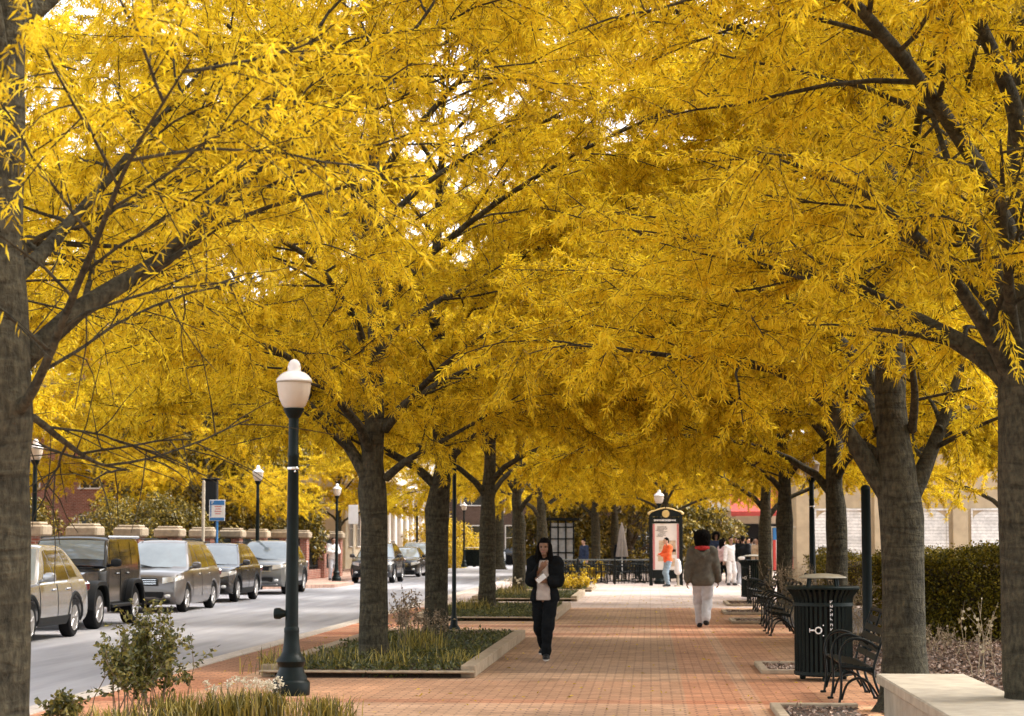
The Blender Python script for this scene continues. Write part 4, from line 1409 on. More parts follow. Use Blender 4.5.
# ------------------------------------------------------------------ cafe terrace: railing, tables, chairs, parasol
y = 77.0
xa, xb = AT(541, 580, y).x, AT(652, 580, y).x
t = thing('terrace_railing', 'black iron railing in front of the cafe tables', 'railing', (xa, y, 0))
LL = xb - xa
b = MB(); b.box((LL / 2, 0, .93), (LL, .06, .05), .008); b.build('handrail', mat('grey_rail', (.13, .14, .13), .4, .2, .3, 5), t)  # handrail in a lighter grey than the black rails below
b = MB(); b.box((LL / 2, 0, .12), (LL, .04, .04)); b.box((LL / 2, 0, .66), (LL, .03, .03)); b.build('rail', M['black_metal'], t)
b = MB()
n = 40
for k in range(n + 1):
    b.box((LL * k / n, 0, .50), (.022, .022, .72))
b.build('pickets', M['black_metal'], t)
for k in range(4):
    b = MB(); b.box((LL * k / 3, 0, .5), (.07, .07, 1.0), .01); b.build('post', M['black_metal'], t)

def make_chair(label, loc, rz):
    t = thing('cafe_chair', label, 'chair', loc, rz, 'black chairs on the cafe terrace')
    b = MB(); b.box((0, 0, .45), (.44, .43, .03), .012); b.build('seat', M['black_metal'], t)
    b = MB()
    b.tube(smooth_path([(-.21, .2, .45), (-.21, .26, .7), (-.14, .29, .86), (0, .30, .9), (.14, .29, .86), (.21, .26, .7), (.21, .2, .45)], 18), .014, 6)
    for k in range(5):
        b.tube([(-.13 + .065 * k, .21, .46), (-.13 + .065 * k, .29, .86)], .012, 4)
    b.build('backrest', M['black_metal'], t)
    for sx in (-1, 1):
        for sy in (-1, 1):
            b = MB(); b.tube([(sx * .19, sy * .18, .45), (sx * .22, sy * .21, 0)], .014, 6); b.build('leg', M['black_metal'], t)
        b = MB(); b.tube(smooth_path([(sx * .22, -.17, .45), (sx * .24, -.16, .64), (sx * .24, .05, .67), (sx * .215, .25, .66)], 10), .013, 6); b.build('armrest', M['black_metal'], t)
    return t
def make_table(label, loc):
    t = thing('cafe_table', label, 'table', loc, 0, 'black tables on the cafe terrace')
    b = MB(); b.lathe([(0, .72), (.44, .72), (.45, .735), (.44, .75), (0, .75)], 24); b.build('tabletop', M['black_metal'], t)
    b = MB(); b.tube([(0, 0, .03), (0, 0, .72)], .035, 8); b.build('pedestal', M['black_metal'], t)
    b = MB()
    for k in range(4):
        a = math.pi / 4 + k * math.pi / 2
        b.tube([(0, 0, .05), (.3 * math.cos(a), .3 * math.sin(a), .02)], .02, 6)
    b.build('foot', M['black_metal'], t)
    return t
tb = ch = None
lab_c = 'black metal armchair at a small round table behind the terrace railing'
lab_t = 'small round black table behind the terrace railing'
r_ = random.Random(9)
for i, (x, y) in enumerate(((-3.5, 78.8), (-1.9, 78.5), (-.4, 79.2), (-2.8, 82.0), (-1.0, 82.4), (.3, 81.6), (-3.9, 85), (-2.2, 86), (-.6, 86.5), (-3.2, 80.6))):
    if tb is None:
        tb = make_table(lab_t, (x, y, 0))
    else:
        dup(tb, lab_t, (x, y, 0))
    a = r_.uniform(0, 6)
    for k in range(3 + i % 2):
        q = a + k * 2 * math.pi / (3 + i % 2)
        l = (x + .68 * math.cos(q), y + .68 * math.sin(q), 0)
        rz = q - math.pi / 2 + r_.uniform(-.25, .25)
        if ch is None:
            ch = make_chair(lab_c, l, rz)
        else:
            dup(ch, lab_c, l, rz)
y = 83.2
t = thing('closed_parasol', 'closed beige parasol standing among the cafe tables', 'parasol', (AT(622, 550, y).x, y, 0))
b = MB(); b.tube([(0, 0, .05), (0, 0, 2.4)], .025, 8); b.build('pole', M['white_paint'], t)
b = MB(); b.lathe([(.22, 1.0), (.21, 1.1), (.16, 1.6), (.10, 2.1), (.03, 2.38), (0, 2.4)], 32, mod=lambda th, z: 1 + .22 * math.cos(8 * th) * (2.5 - z) / 1.5); b.build('canopy', mat('beige_canvas', (.27, .22, .18), .9, 0, .15, 5), t)
b = MB(); b.lathe([(.28, 0), (.28, .05), (.06, .1), (.04, .3)], 16); b.build('base', M['concrete'], t)
y = 95
t = thing('shelter_frame', 'black lattice frame with pale panels behind the woman in black', 'shelter', (AT(562, 560, y).x, y, 0))
b = MB()
for x in (-.55, -.18, .18, .55):
    b.box((x, 0, 1.3), (.07, .07, 2.6), .01)
for z in (.4, 1.1, 1.75, 2.3):
    b.box((0, .002, z), (1.2, .05, .06))
b.build('frame', M['black_metal'], t)
b = MB(); b.box((0, .05, 1.45), (1.1, .02, 2.1)); b.build('pane', M['screen_pane'], t)
b = MB(); b.box((0, .1, 2.68), (1.7, .9, .12), .03); b.build('roof', M['black_metal'], t)

# ------------------------------------------------------------------ cars (front towards -Y, driver's side +X)
def paint(name, col, metal=.3, rough=.28):
    return mat(name, col, rough, metal, .06, 3, 0, coat=.8)

class Car:
    def __init__(s, L, W, H, belt, hood, nose, clear, wr, fa, ra, cowl, wtop, rtop, tail, tumble=.16, sill=.0, boxy=0.0, front_taper=.16, hood_w=1.0):
        s.__dict__.update(locals())
        y0, y1 = -L / 2, L / 2
        s.y0, s.y1 = y0, y1
        s.top_pts = [(y0, nose), (y0 + .10, nose + (hood - nose) * .45), (y0 + .35, nose + (hood - nose) * .8), (cowl - .25, hood), (cowl, belt), (wtop, belt + .02), (tail - .05, belt + .04), (y1, belt - .02)]
        s.roof_pts = [(cowl - .05, belt - .03), (wtop, H - .05), (wtop + .5, H), ((wtop + rtop) / 2 + .3, H), (rtop, H - .06), (tail, belt + .02)]
    def ztop(s, y):
        return float(np.interp(y, *zip(*s.top_pts)))
    def zroof(s, y):
        p = smoothed(s.roof_pts)
        return float(np.interp(y, p[:, 0], p[:, 1]))
    def hw(s, y):
        w_ = s.W / 2
        t = max(0, (s.y0 + .75 - y) / .75)
        r = max(0, (y - (s.y1 - .5)) / .5)
        f = 1 - s.front_taper * t ** 2.4 - .08 * r ** 2
        if s.hood_w < 1:
            f *= np.interp(y, [s.cowl - .1, s.cowl], [s.hood_w, 1.0])
        return w_ * f
    def zbot(s, y):
        z = s.clear
        z = max(z, s.clear + .16 * max(0, (s.y0 + .35 - y) / .35) ** 1.5, s.clear + .18 * max(0, (y - s.y1 + .4) / .4))
        if True:
            for a in (s.fa, s.ra):
                R = s.wr + .065
                d = R * R - (y - a) ** 2
                if d > 0:
                    z = max(z, s.wr + math.sqrt(d) * .98)
        return z
    def xs(s, y, z):
        f = (z - s.clear) / (s.belt - s.clear)
        if s.boxy:
            pr = np.interp(f, [0, .05, .5, .95, 1.1], [.97, 1, 1, .995, .98])
        else:
            pr = np.interp(f, [-.1, 0, .10, .32, .52, .78, .93, 1.02, 1.1], [.90, .94, .985, 1.0, 1.0, .985, .965, .925, .90])
        return s.hw(y) * float(pr)
    def ghx(s, y, z):
        """half width of the cabin at height z"""
        return s.xs(y, s.belt) * (1.0 if s.boxy else .985) - s.tumble * (z - s.belt) / (s.H - s.belt) * (1 + .5 * (z - s.belt) / (s.H - s.belt)) / 1.5 * 1.5

def nose(c, b, k=.17):
    out = []
    for x, y, z in b.v:
        w_ = c.W / 2
        f = min(1, max(0, 1 - (y - c.y0) / 1.0))
        y += k * f * min(1.1, abs(x) / w_) ** 2.2
        zm = c.clear + .30
        y += .10 * f * max(0, z - zm) ** 1.5 * 1.6
        if z > c.belt:
            g = max(0, 1 - max(0, y - c.cowl) / 1.6)
            y += .13 * g * (abs(x) / w_) ** 2
        out.append((x, y, z))
    b.v = out
    return b
_sm = {}
def smoothed(pts):
    k = tuple(pts)
    if k not in _sm:
        a = smooth_path(pts, 60)
        _sm[k] = a[np.argsort(a[:, 0])]
    return _sm[k]

def car_body(c):
    ys = sorted(set([round(q, 4) for q in list(np.linspace(c.y0 + .02, c.y1 - .02, 46)) + [a + d for a in (c.fa, c.ra) for d in np.linspace(-c.wr - .064, c.wr + .064, 17)] + [c.y0 + .05, c.y1 - .05]]))
    rows = []
    for i, y in enumerate(ys):
        zb, zt = c.zbot(y), c.ztop(y)
        if y < c.y0 + .06 or y > c.y1 - .06:
            k = .05 if (i in (0, len(ys) - 1)) else .02
            zb += k; zt -= k
        row = []
        for f in (0, .06, .14, .28, .42, .56, .7, .82, .91, .97):
            z = zb + (zt - zb) * f
            row.append((c.xs(y, z) * (1 if f else .985), y, z))
        w_ = row[-1][0]
        if c.boxy:
            row += [(w_ - .03, y, zt), (w_ * .6, y, zt + .008), (w_ * .25, y, zt + .012), (0, y, zt + .013)]
        else:
            row += [(w_ * .955, y, zt - .002), (w_ * .85, y, zt + .012), (w_ * .6, y, zt + .028), (w_ * .3, y, zt + .036), (0, y, zt + .038)]
        full = [(0, y, zb)] + [(row[0][0] * .75, y, zb)] + row
        full = full + [(-x, yy, z) for x, yy, z in full[-2:0:-1]]
        rows.append(full)
    b = MB()
    n = len(rows[0])
    b.v = [p for r in rows for p in r]
    for i in range(len(rows) - 1):
        for j in range(n):
            j2 = (j + 1) % n
            b.f.append((i * n + j, i * n + j2, (i + 1) * n + j2, (i + 1) * n + j))
    b.f.append(tuple(range(n))); b.f.append(tuple((len(rows) - 1) * n + j for j in range(n)))
    b.m = [0] * len(b.f)
    # cabin
    ys = np.linspace(c.cowl - .02, c.tail - .01, 30)
    rows = []
    for y in ys:
        zr = max(c.zroof(y), c.belt - .02)
        lo = c.belt - .06
        row = []
        for f in (0, .25, .5, .7, .85, .94):
            z = lo + (zr - .03 - lo) * f
            row.append((c.ghx(y, max(z, c.belt - .06)), y, z))
        w_ = row[-1][0]
        row += [(w_ - .025, y, zr - .018), (w_ - .09, y, zr), (w_ * .5, y, zr + .018), (0, y, zr + .022)]
        full = row + [(-x, yy, z) for x, yy, z in row[-2::-1]]
        rows.append(full)
    b.grid(rows)
    return b

def roof_patch(c, ya, yb, inset, n=8, m=9, off=.006):
    P = []
    for i in range(n):
        y = ya + (yb - ya) * i / (n - 1)
        zr = c.zroof(y)
        w_ = c.ghx(y, max(zr - .05, c.belt)) - inset
        P.append([(w_ * (2 * j / (m - 1) - 1), y - (off if ya < 0 else -off), zr + .022 * (1 - (2 * j / (m - 1) - 1) ** 2) + off) for j in range(m)])
    return P

def side_patch(c, sx, quad, off, fn, n=8, m=6):
    """quad: (y0 bottom, y0 top, y1 bottom, y1 top, z0, z1 or None for roofline)"""
    y0b, y0t, y1b, y1t, z0, z1 = quad
    P = []
    for i in range(m):
        t = i / (m - 1)
        row = []
        for j in range(n):
            s_ = j / (n - 1)
            y = (y0b + (y1b - y0b) * s_) * (1 - t) + (y0t + (y1t - y0t) * s_) * t
            zt = z1 if z1 is not None else c.zroof(y) - .085
            z = z0 + (zt - z0) * t
            row.append((sx * (fn(y, z) + off), y, z))
        P.append(row)
    return P

def wheel(par, x, y, r, sx, wd=.22, spokes=5, rim='rim'):
    b = MB()
    b.lathe([(r * .66, -wd / 2), (r * .9, -wd / 2), (r * .97, -wd * .42), (r, -wd * .25), (r, wd * .25), (r * .97, wd * .42), (r * .9, wd / 2), (r * .66, wd / 2), (r * .64, wd * .3)], 36, (0, 0, 0), 'x')
    t = b.build('wheel', M['tyre'], par, loc=(x, y, r))
    b = MB()
    b.lathe([(r * .68, sx * wd * .46), (r * .66, sx * wd * .5), (r * .62, sx * wd * .44), (r * .60, sx * wd * .1)], 36, axis='x')
    for k in range(spokes):
        a = 2 * math.pi * k / spokes + .3
        for da in (-.16, .16):
            ca, sa = math.cos(a + da * .3), math.sin(a + da * .3)
            cb, sb = math.cos(a + da), math.sin(a + da)
            b.tube([(sx * wd * .42, r * .12 * ca, r * .12 * sa), (sx * wd * .42, r * .63 * cb, r * .63 * sb)], r * .055, 6)
    b.lathe([(0, sx * wd * .48), (r * .13, sx * wd * .47), (r * .16, sx * wd * .38)], 16, axis='x')
    b.build('rim', M[rim], t)
    b = MB(); b.lathe([(0, 0), (r * .62, 0), (r * .62, sx * wd * .08)], 24, axis='x'); b.build('brake_disc', M['trim'], t)

M['light_glass'] = mat('headlight_glass', (.72, .72, .70), .12, .35, .15, 12, coat=1.0)
M['tail_red'] = mat('tail_lamp_red', (.12, .015, .015), .2, 0, .1, 6, coat=1)
M['screen_glass'] = mat('windscreen_glass', (.16, .19, .20), .05, 0, .25, .9, spec=1.0, coat=1.0)
M['side_glass'] = mat('side_glass', (.02, .022, .022), .04, 0, .3, 1, spec=.9, coat=1.0)

def build_car(label, loc, c, pm, name='parked_car', rz=0.0, wins=None, doors=None, clad=True, rails=False, grille='mesh', rim='rim', category='car', light='sweep'):
    t = thing(name, label, category, loc, rz, 'cars parked along the far kerb')
    body = car_body(c)
    nk = 0 if c.boxy else .17
    W_ = lambda b: b if c.boxy else nose(c, b)
    W_(body).build('body', pm, t, smooth=40)
    # floor pan and dark arches inside
    b = MB(); b.box((0, 0, (c.clear + c.belt) / 2 - .05), (c.W * .80, c.L * .92, (c.belt - c.clear) * .55)); b.build('underbody', M['trim'], t)
    b = MB(); b.grid(roof_patch(c, c.cowl + .04, c.wtop - .03, .075)); W_(b).build('windscreen', M['screen_glass'], t)
    b = MB(); b.grid(roof_patch(c, c.rtop + .05, c.tail - .12, .10)); b.build('rear_window', M['side_glass'], t)
    for sx in (-1, 1):
        for q in wins:
            b = MB(); b.grid(side_patch(c, sx, q, .005, c.ghx)); W_(b).build('window', M['side_glass'], t)
        for (d0, d1) in doors:
            b = MB()
            b.grid(side_patch(c, sx, (d0, d0, d1, d1, c.clear + .17, c.belt - .035), .004, c.xs, 10, 8))
            for q in (d0, d1):
                b.grid(side_patch(c, sx, (q - .009, q - .009, q + .009, q + .009, c.clear + .17, c.belt - .035), .0065, c.xs, 2, 8), mi=1)
            d_ = b.build('door', [pm, M['trim']], t)
            b = MB()
            yh = d1 - .22
            b.box((sx * (c.xs(yh, c.belt - .13) + .018), yh, c.belt - .13), (.03, .2, .035), .01)
            b.build('handle', M['chrome'] if grille == 'bars' else pm, d_)
        # mirror
        b = MB()
        ym = c.cowl + (.30 if not c.boxy else .12)
        b.ell((sx * (c.xs(ym, c.belt) + .15), ym, c.belt + .10), (.12, .07, .085), .7)
        b.tube([(sx * (c.xs(ym, c.belt) - .08), ym + .02, c.belt + .02), (sx * (c.xs(ym, c.belt) + .08), ym, c.belt + .06)], .03, 6)
        b.build('mirror', pm if not c.boxy else M['trim'], t)
        for a in (c.fa, c.ra):
            wheel(t, sx * (c.W / 2 - (.13 if not c.boxy else .06)), a, c.wr, sx, rim=rim, wd=.22 if not c.boxy else .26)
        if clad:
            b = MB()
            for a in (c.fa, c.ra):
                pth = []
                for k in range(15):
                    q = math.pi * (k / 14 * 1.12 - .06)
                    y, z = a - math.cos(q) * (c.wr + .10), c.wr + math.sin(q) * (c.wr + .10)
                    pth.append((sx * (c.xs(y, max(z, c.clear)) - .005), y, max(z, c.clear + .03)))
                b.tube(pth, .045, 6, sq=(.5, 1))
            b.build('arch_trim', M['trim'], t)
            b = MB(); b.grid(side_patch(c, sx, (c.fa + c.wr + .1, c.fa + c.wr + .1, c.ra - c.wr - .1, c.ra - c.wr - .1, c.clear + .0, c.clear + .16), .012, c.xs, 8, 4)); b.build('sill_trim', M['trim'], t)
        if rails:
            b = MB()
            b.tube([(sx * (c.ghx(y, c.H - .06) - .06), y, c.zroof(y) + .05) for y in np.linspace(c.wtop + .15, c.rtop - .1, 9)], .018, 6)
            b.build('roof_rail', M['chrome'] if grille == 'bars' else M['trim'], t)
    y0 = c.y0
    if not c.boxy:
        zh = c.nose - .05
        for sx in (-1, 1):
            # lamp wraps round the corner: a patch that follows the flank and nose
            P = []
            w0 = c.xs(c.y0 + .03, zh - .02)
            for i in range(5):
                row = []
                for j in range(11):
                    s_ = j / 10
                    zc = zh - .035 + .085 * s_
                    z = zc + (i / 4 - .5) * (.15 - .07 * s_)
                    if s_ < .5:
                        x, y = w0 * (.66 + .66 * s_), c.y0 + .006
                    else:
                        y = c.y0 + .03 + (s_ - .5) * .95
                        x = c.xs(y, z) + .008
                    row.append((sx * x, y, z))
                P.append(row)
            b = MB(); b.grid(P); W_(b).build('headlight', M['light_glass'], t)
            b = MB(); b.ell((sx * c.hw(y0 + .1) * .78, y0 + .03, c.clear + .22), (.075, .05, .045), .8); W_(b).build('fog_light', M['light_glass'], t)
            b = MB(); b.box((sx * (c.xs(c.y1 - .12, c.belt - .1) - .05), c.y1 - .09, c.belt - .12), (.20, .12, .20), .05); b.build('tail_light', M['tail_red'], t)
        wg = c.hw(y0 + .05)
        b = MB()
        b.box((0, y0 + .015, zh - .06), (wg * 1.02, .06, .17), .02)
        W_(b).build('grille', M['trim'], t)
        g = MB()
        if grille == 'bars':
            for k in range(7):
                g.box((-.39 + k * .13, y0 - .018, zh - .06), (.075, .02, .15), .006, mi=1)
            g.box((0, y0 - .012, zh + .03), (1.0, .03, .02)); g.box((0, y0 - .012, zh - .15), (1.0, .03, .02))
        elif grille == 'wings':
            for sx in (-1, 1):
                g.tube([(0, y0 - .02, zh - .05), (sx * wg * .35, y0 - .02, zh - .03), (sx * wg * .6, y0 + .0, zh + .02)], .016, 6)
            g.tube(smooth_path([(-wg * .55, y0, zh + .02), (-wg * .4, y0 - .02, zh - .16), (0, y0 - .02, zh - .19), (wg * .4, y0 - .02, zh - .16), (wg * .55, y0, zh + .02)], 16), .012, 6)
            g.ell((0, y0 - .03, zh - .05), (.06, .015, .045))
        else:
            for k in range(3):
                g.box((0, y0 - .015, zh - .11 + k * .05), (wg * .95, .02, .012))
            g.ell((0, y0 - .03, zh - .05), (.07, .015, .05))
        W_(g).build('grille_trim', [M['chrome'], M['trim']], t)
        b = MB(); b.box((0, y0 + .06, c.clear + .24), (wg * 1.35, .09, .16), .03); W_(b).build('bumper_intake', M['trim'], t)
        b = MB(); b.box((0, y0 + .12, c.clear + .08), (wg * 1.7, .2, .06), .02); W_(b).build('lower_lip', M['trim'] if grille != 'bars' else M['chrome'], t)
    b = MB()
    for sx in (-1, 1):
        yv = c.cowl + .12
        b.tube([(sx * .05 + .1, c.cowl - .02, c.belt + .03), (sx * .05 + .1 - .5, yv, c.zroof(yv) + .035)], .008, 4)
    b.build('wiper', M['trim'], t)
    return t

P_silver = paint('silver_paint', (.40, .395, .39), .6, .26)
P_black = paint('black_paint', (.005, .0055, .0065), .1, .22)
P_grey = paint('grey_paint', (.145, .13, .12), .5, .3)
P_dark = paint('charcoal_paint', (.035, .035, .037), .3, .25)
P_olive = paint('dark_silver_paint', (.20, .205, .20), .5, .28)
P_white = paint('white_car_paint', (.72, .72, .72), .0, .3)

def near(u, v, dist_from_front, W):
    """position of a car whose near front wheel touches the road at pixel (u, v)"""
    p = G(u, v, RZ)
    return (p.x - W / 2 + .02, p.y + dist_from_front, RZ)

# silver crossover
c1 = Car(4.6, 1.85, 1.68, 1.03, 1.02, .86, .26, .355, -1.42, 1.25, -1.02, -.10, 1.35, 2.12, tumble=.18)
car1 = build_car('silver crossover at far left, half hidden by the nearest trunk', near(30, 644, 1.42, 1.85), c1, P_silver,
                 wins=[(-.80, -.02, -.02 + .12, .06, 1.07, None), (.16, .12, 1.02, .95, 1.07, None), (1.08, 1.02, 1.60, 1.34, 1.10, None)], doors=[(-.92, .12), (.14, 1.0)], rails=False)
# grey minivan
c3 = Car(5.09, 1.98, 1.76, 1.06, 1.04, .88, .20, .345, -1.56, 1.47, -1.30, -.30, 1.85, 2.40, tumble=.20)
car3 = build_car('grey minivan with large sliding side door parked behind the black off-roader', near(187, 612, 1.56, 1.98), c3, P_grey, name='minivan',
                 wins=[(-.98, -.20, -.02, .02, 1.10, None), (.08, .08, 1.12, 1.08, 1.10, None), (1.20, 1.16, 2.05, 1.80, 1.12, None)], doors=[(-1.0, .02), (.05, 1.1)], clad=False, rails=True, category='minivan')
# charcoal crossover
c4 = Car(4.65, 1.84, 1.68, 1.04, 1.03, .88, .24, .36, -1.42, 1.30, -1.10, -.15, 1.4, 2.15, tumble=.18)
car4 = build_car('black crossover with a bright chrome winged grille between the minivan and the silver grille SUV', near(238, 602, 1.42, 1.84), c4, P_dark,
                 wins=[(-.86, -.08, -.02 + .08, .02, 1.08, None), (.10, .08, 1.0, .95, 1.08, None), (1.06, 1.02, 1.62, 1.38, 1.11, None)], doors=[(-.95, .05), (.08, 1.0)], grille='wings', rails=True)
car4['label'] = 'black crossover with a chrome winged grille parked behind the grey minivan'
# large SUV with vertical grille bars
c5 = Car(4.82, 1.94, 1.76, 1.10, 1.10, .98, .26, .38, -1.46, 1.45, -1.15, -.35, 1.6, 2.25, tumble=.17)
p5 = G(304, 592, RZ)
car5 = build_car('dark silver SUV with a seven bar grille behind the nearest lamp post', (p5.x - .95, p5.y - 1.45, RZ), c5, P_olive,
                 wins=[(-.92, -.22, -.02, .0, 1.14, None), (.06, .06, 1.0, .96, 1.14, None), (1.08, 1.04, 1.78, 1.58, 1.16, None)], doors=[(-1.0, .02), (.05, 1.0)], grille='bars', rails=True, name='parked_suv')
# the rest of the row
def dup_car(src, label, loc, rz=0.0, pm=None):
    r = dup(src, label, loc, rz)
    if pm:
        for ch in r.children:
            for o in (ch,) + tuple(ch.children):
                if o.type == 'MESH' and o.data.materials and o.data.materials[0] in (P_silver, P_grey, P_dark, P_olive):
                    o.data = o.data.copy(); o.data.materials[0] = pm
    return r
p6 = G(396, 583, RZ)
dup_car(car4, 'black crossover facing the viewer beyond the white blank sign', (p6.x - .95, p6.y + 1.4, RZ))
p7 = G(421, 577, RZ)
c7 = Car(4.5, 1.78, 1.46, .93, .90, .74, .17, .32, -1.38, 1.28, -1.0, -.05, 1.05, 1.95, tumble=.2)
car7 = build_car('black hatchback half hidden by the second planter trunk', (p7.x - .9, p7.y + 1.35, RZ), c7, P_black, clad=False,
                 wins=[(-.72, .05, .08, .10, .97, None), (.16, .15, 1.15, .92, .97, None)], doors=[(-.85, .12), (.15, 1.0)], name='hatchback')
dup_car(car1, 'pale silver crossover behind the black hatchback', (p7.x - 1.2, p7.y + 8.5, RZ))
GW = 'distant parked cars at the end of the street'
for k, (u, y, src, pm, rz, l) in enumerate((
    (482, 150, car3, P_white, .5, 'distant white van left of the third planter trunk'), (508, 158, car1, P_white, 1.2, 'distant white car right of the third planter trunk'),
    (528, 150, car7, P_silver, 1.4, 'distant silver hatchback behind the woman in black'), (574, 118, car3, P_white, .15, 'white minivan seen over the cafe railing'),
    (556, 135, car1, P_silver, 1.5, 'distant silver crossover over the left end of the cafe railing'))):
    r = dup_car(src, l, (AT(u, 560, y).x, y, 0 if u > 540 else RZ), rz, pm)
    r['group'] = GW

# boxy black off-roader (flat panels, separate round wings)
c2 = Car(4.5, 1.66, 1.84, 1.22, 1.16, 1.08, .42, .40, -1.55, 1.30, -.72, -.42, 2.05, 2.2, tumble=.06, boxy=1, front_taper=.05, hood_w=.86)
car2 = build_car('black boxy off-roader with flat windscreen and wide round wheel arches', near(100, 629, 1.55, 1.88), c2, P_black, name='off_roader', clad=False,
                 wins=[(-.58, -.36, .22, .22, 1.27, None), (.34, .34, 1.08, 1.08, 1.27, None), (1.24, 1.24, 2.0, 2.0, 1.27, None)], doors=[(-.62, .24), (.32, 1.05)], category='off-roader')
for sx in (-1, 1):
    for a, x0 in ((c2.fa, .60), (c2.ra, .80)):
        P = []
        for k in range(13):
            q = [(-.60, .40), (-.57, .60), (-.50, .78), (-.40, .90), (-.28, .955), (-.1, .97), (.1, .97), (.28, .96), (.40, .92), (.50, .82), (.57, .66), (.61, .52), (.64, .42)][k]
            P.append([(sx * x0, a + q[0], q[1]), (sx * .90, a + q[0], q[1]), (sx * .955, a + q[0] * .99, q[1] - .02), (sx * .955, a + q[0] * .93, q[1] - .09), (sx * .90, a + q[0] * .92, q[1] - .10)])
        b = MB(); b.grid(P); b.build('fender_flare', M['trim'], car2)
    b = MB(); b.box((sx * .90, -.08, .44), (.16, 1.5, .07), .02); b.build('side_step', M['trim'], car2)
    b = MB(); b.lathe([(0, -.03), (.085, -.025), (.095, 0), (.095, .05)], 24, (sx * .50, c2.y0 - .0, .96), 'y'); b.build('headlight', M['light_glass'], car2)
    b = MB(); b.ell((sx * .72, c2.y0 + .35, .86), (.06, .04, .04)); b.build('indicator', mat('amber_lamp', (.6, .25, .03), .3), car2)
b = MB()
for k in range(7):
    b.box((-.27 + k * .09, c2.y0 + .0, .95), (.045, .05, .22), .012)
b.build('grille', M['trim'], car2)
b = MB(); b.box((0, c2.y0 - .12, .56), (1.72, .2, .22), .04); b.build('bumper', M['trim'], car2)
b = MB(); b.box((0, c2.y0 + .4, .60), (1.1, 1.0, .35), .03); b.build('chassis', M['trim'], car2)
b = MB(); b.box((0, (c2.wtop + c2.tail) / 2 + .05, c2.H + .005), (1.50, 2.5, .07), .03); b.build('hard_top', P_dark, car2)
b = MB(); b.lathe([(.12, -.12), (.33, -.12), (.38, -.06), (.38, .06), (.33, .12), (.12, .12)], 28, (0, c2.y1 + .14, 1.0), 'y'); b.build('spare_wheel', M['tyre'], car2)

# ------------------------------------------------------------------ people: one smooth signed-distance body each, clothes as separate shells
def surf_nets(d, org, h):
    nx, ny, nz = d.shape
    ins = d < 0
    cnt = np.zeros((nx - 1, ny - 1, nz - 1), np.int8)
    corners = [(i, j, k) for i in (0, 1) for j in (0, 1) for k in (0, 1)]
    sl = lambda a, i, j, k: a[i:nx - 1 + i, j:ny - 1 + j, k:nz - 1 + k]
    for c in corners:
        cnt += sl(ins, *c)
    act = (cnt > 0) & (cnt < 8)
    I = np.argwhere(act)
    vid = np.full(act.shape, -1, np.int64)
    vid[tuple(I.T)] = np.arange(len(I))
    acc = np.zeros((len(I), 3)); num = np.zeros(len(I))
    for a in corners:
        for ax in range(3):
            if a[ax] == 0:
                b = list(a); b[ax] = 1
                da = d[I[:, 0] + a[0], I[:, 1] + a[1], I[:, 2] + a[2]]
                db = d[I[:, 0] + b[0], I[:, 1] + b[1], I[:, 2] + b[2]]
                m = (da < 0) != (db < 0)
                t = np.where(m, da / np.where(m, da - db, 1), 0)
                p = np.tile(np.array(a, float), (len(I), 1)); p[:, ax] = t
                acc[m] += p[m]; num[m] += 1
    V = org + (I + acc / num[:, None]) * h
    Q = []
    for ax in range(3):
        u, v = (ax + 1) % 3, (ax + 2) % 3
        s0 = [slice(None)] * 3; s1 = [slice(None)] * 3
        s0[ax] = slice(0, -1); s1[ax] = slice(1, None)
        cr = ins[tuple(s0)] != ins[tuple(s1)]
        E = np.argwhere(cr)
        E = E[(E[:, u] > 0) & (E[:, v] > 0) & (E[:, u] < d.shape[u] - 1) & (E[:, v] < d.shape[v] - 1)]
        fl = ins[tuple(E.T)]
        def cell(du, dv):
            c = E.copy(); c[:, u] -= du; c[:, v] -= dv
            return vid[tuple(c.T)]
        q = np.stack([cell(1, 1), cell(0, 1), cell(0, 0), cell(1, 0)], 1)
        q[~fl] = q[~fl][:, ::-1]
        Q.append(q)
    Q = np.concatenate(Q)
    return V, Q[(Q >= 0).all(1)]

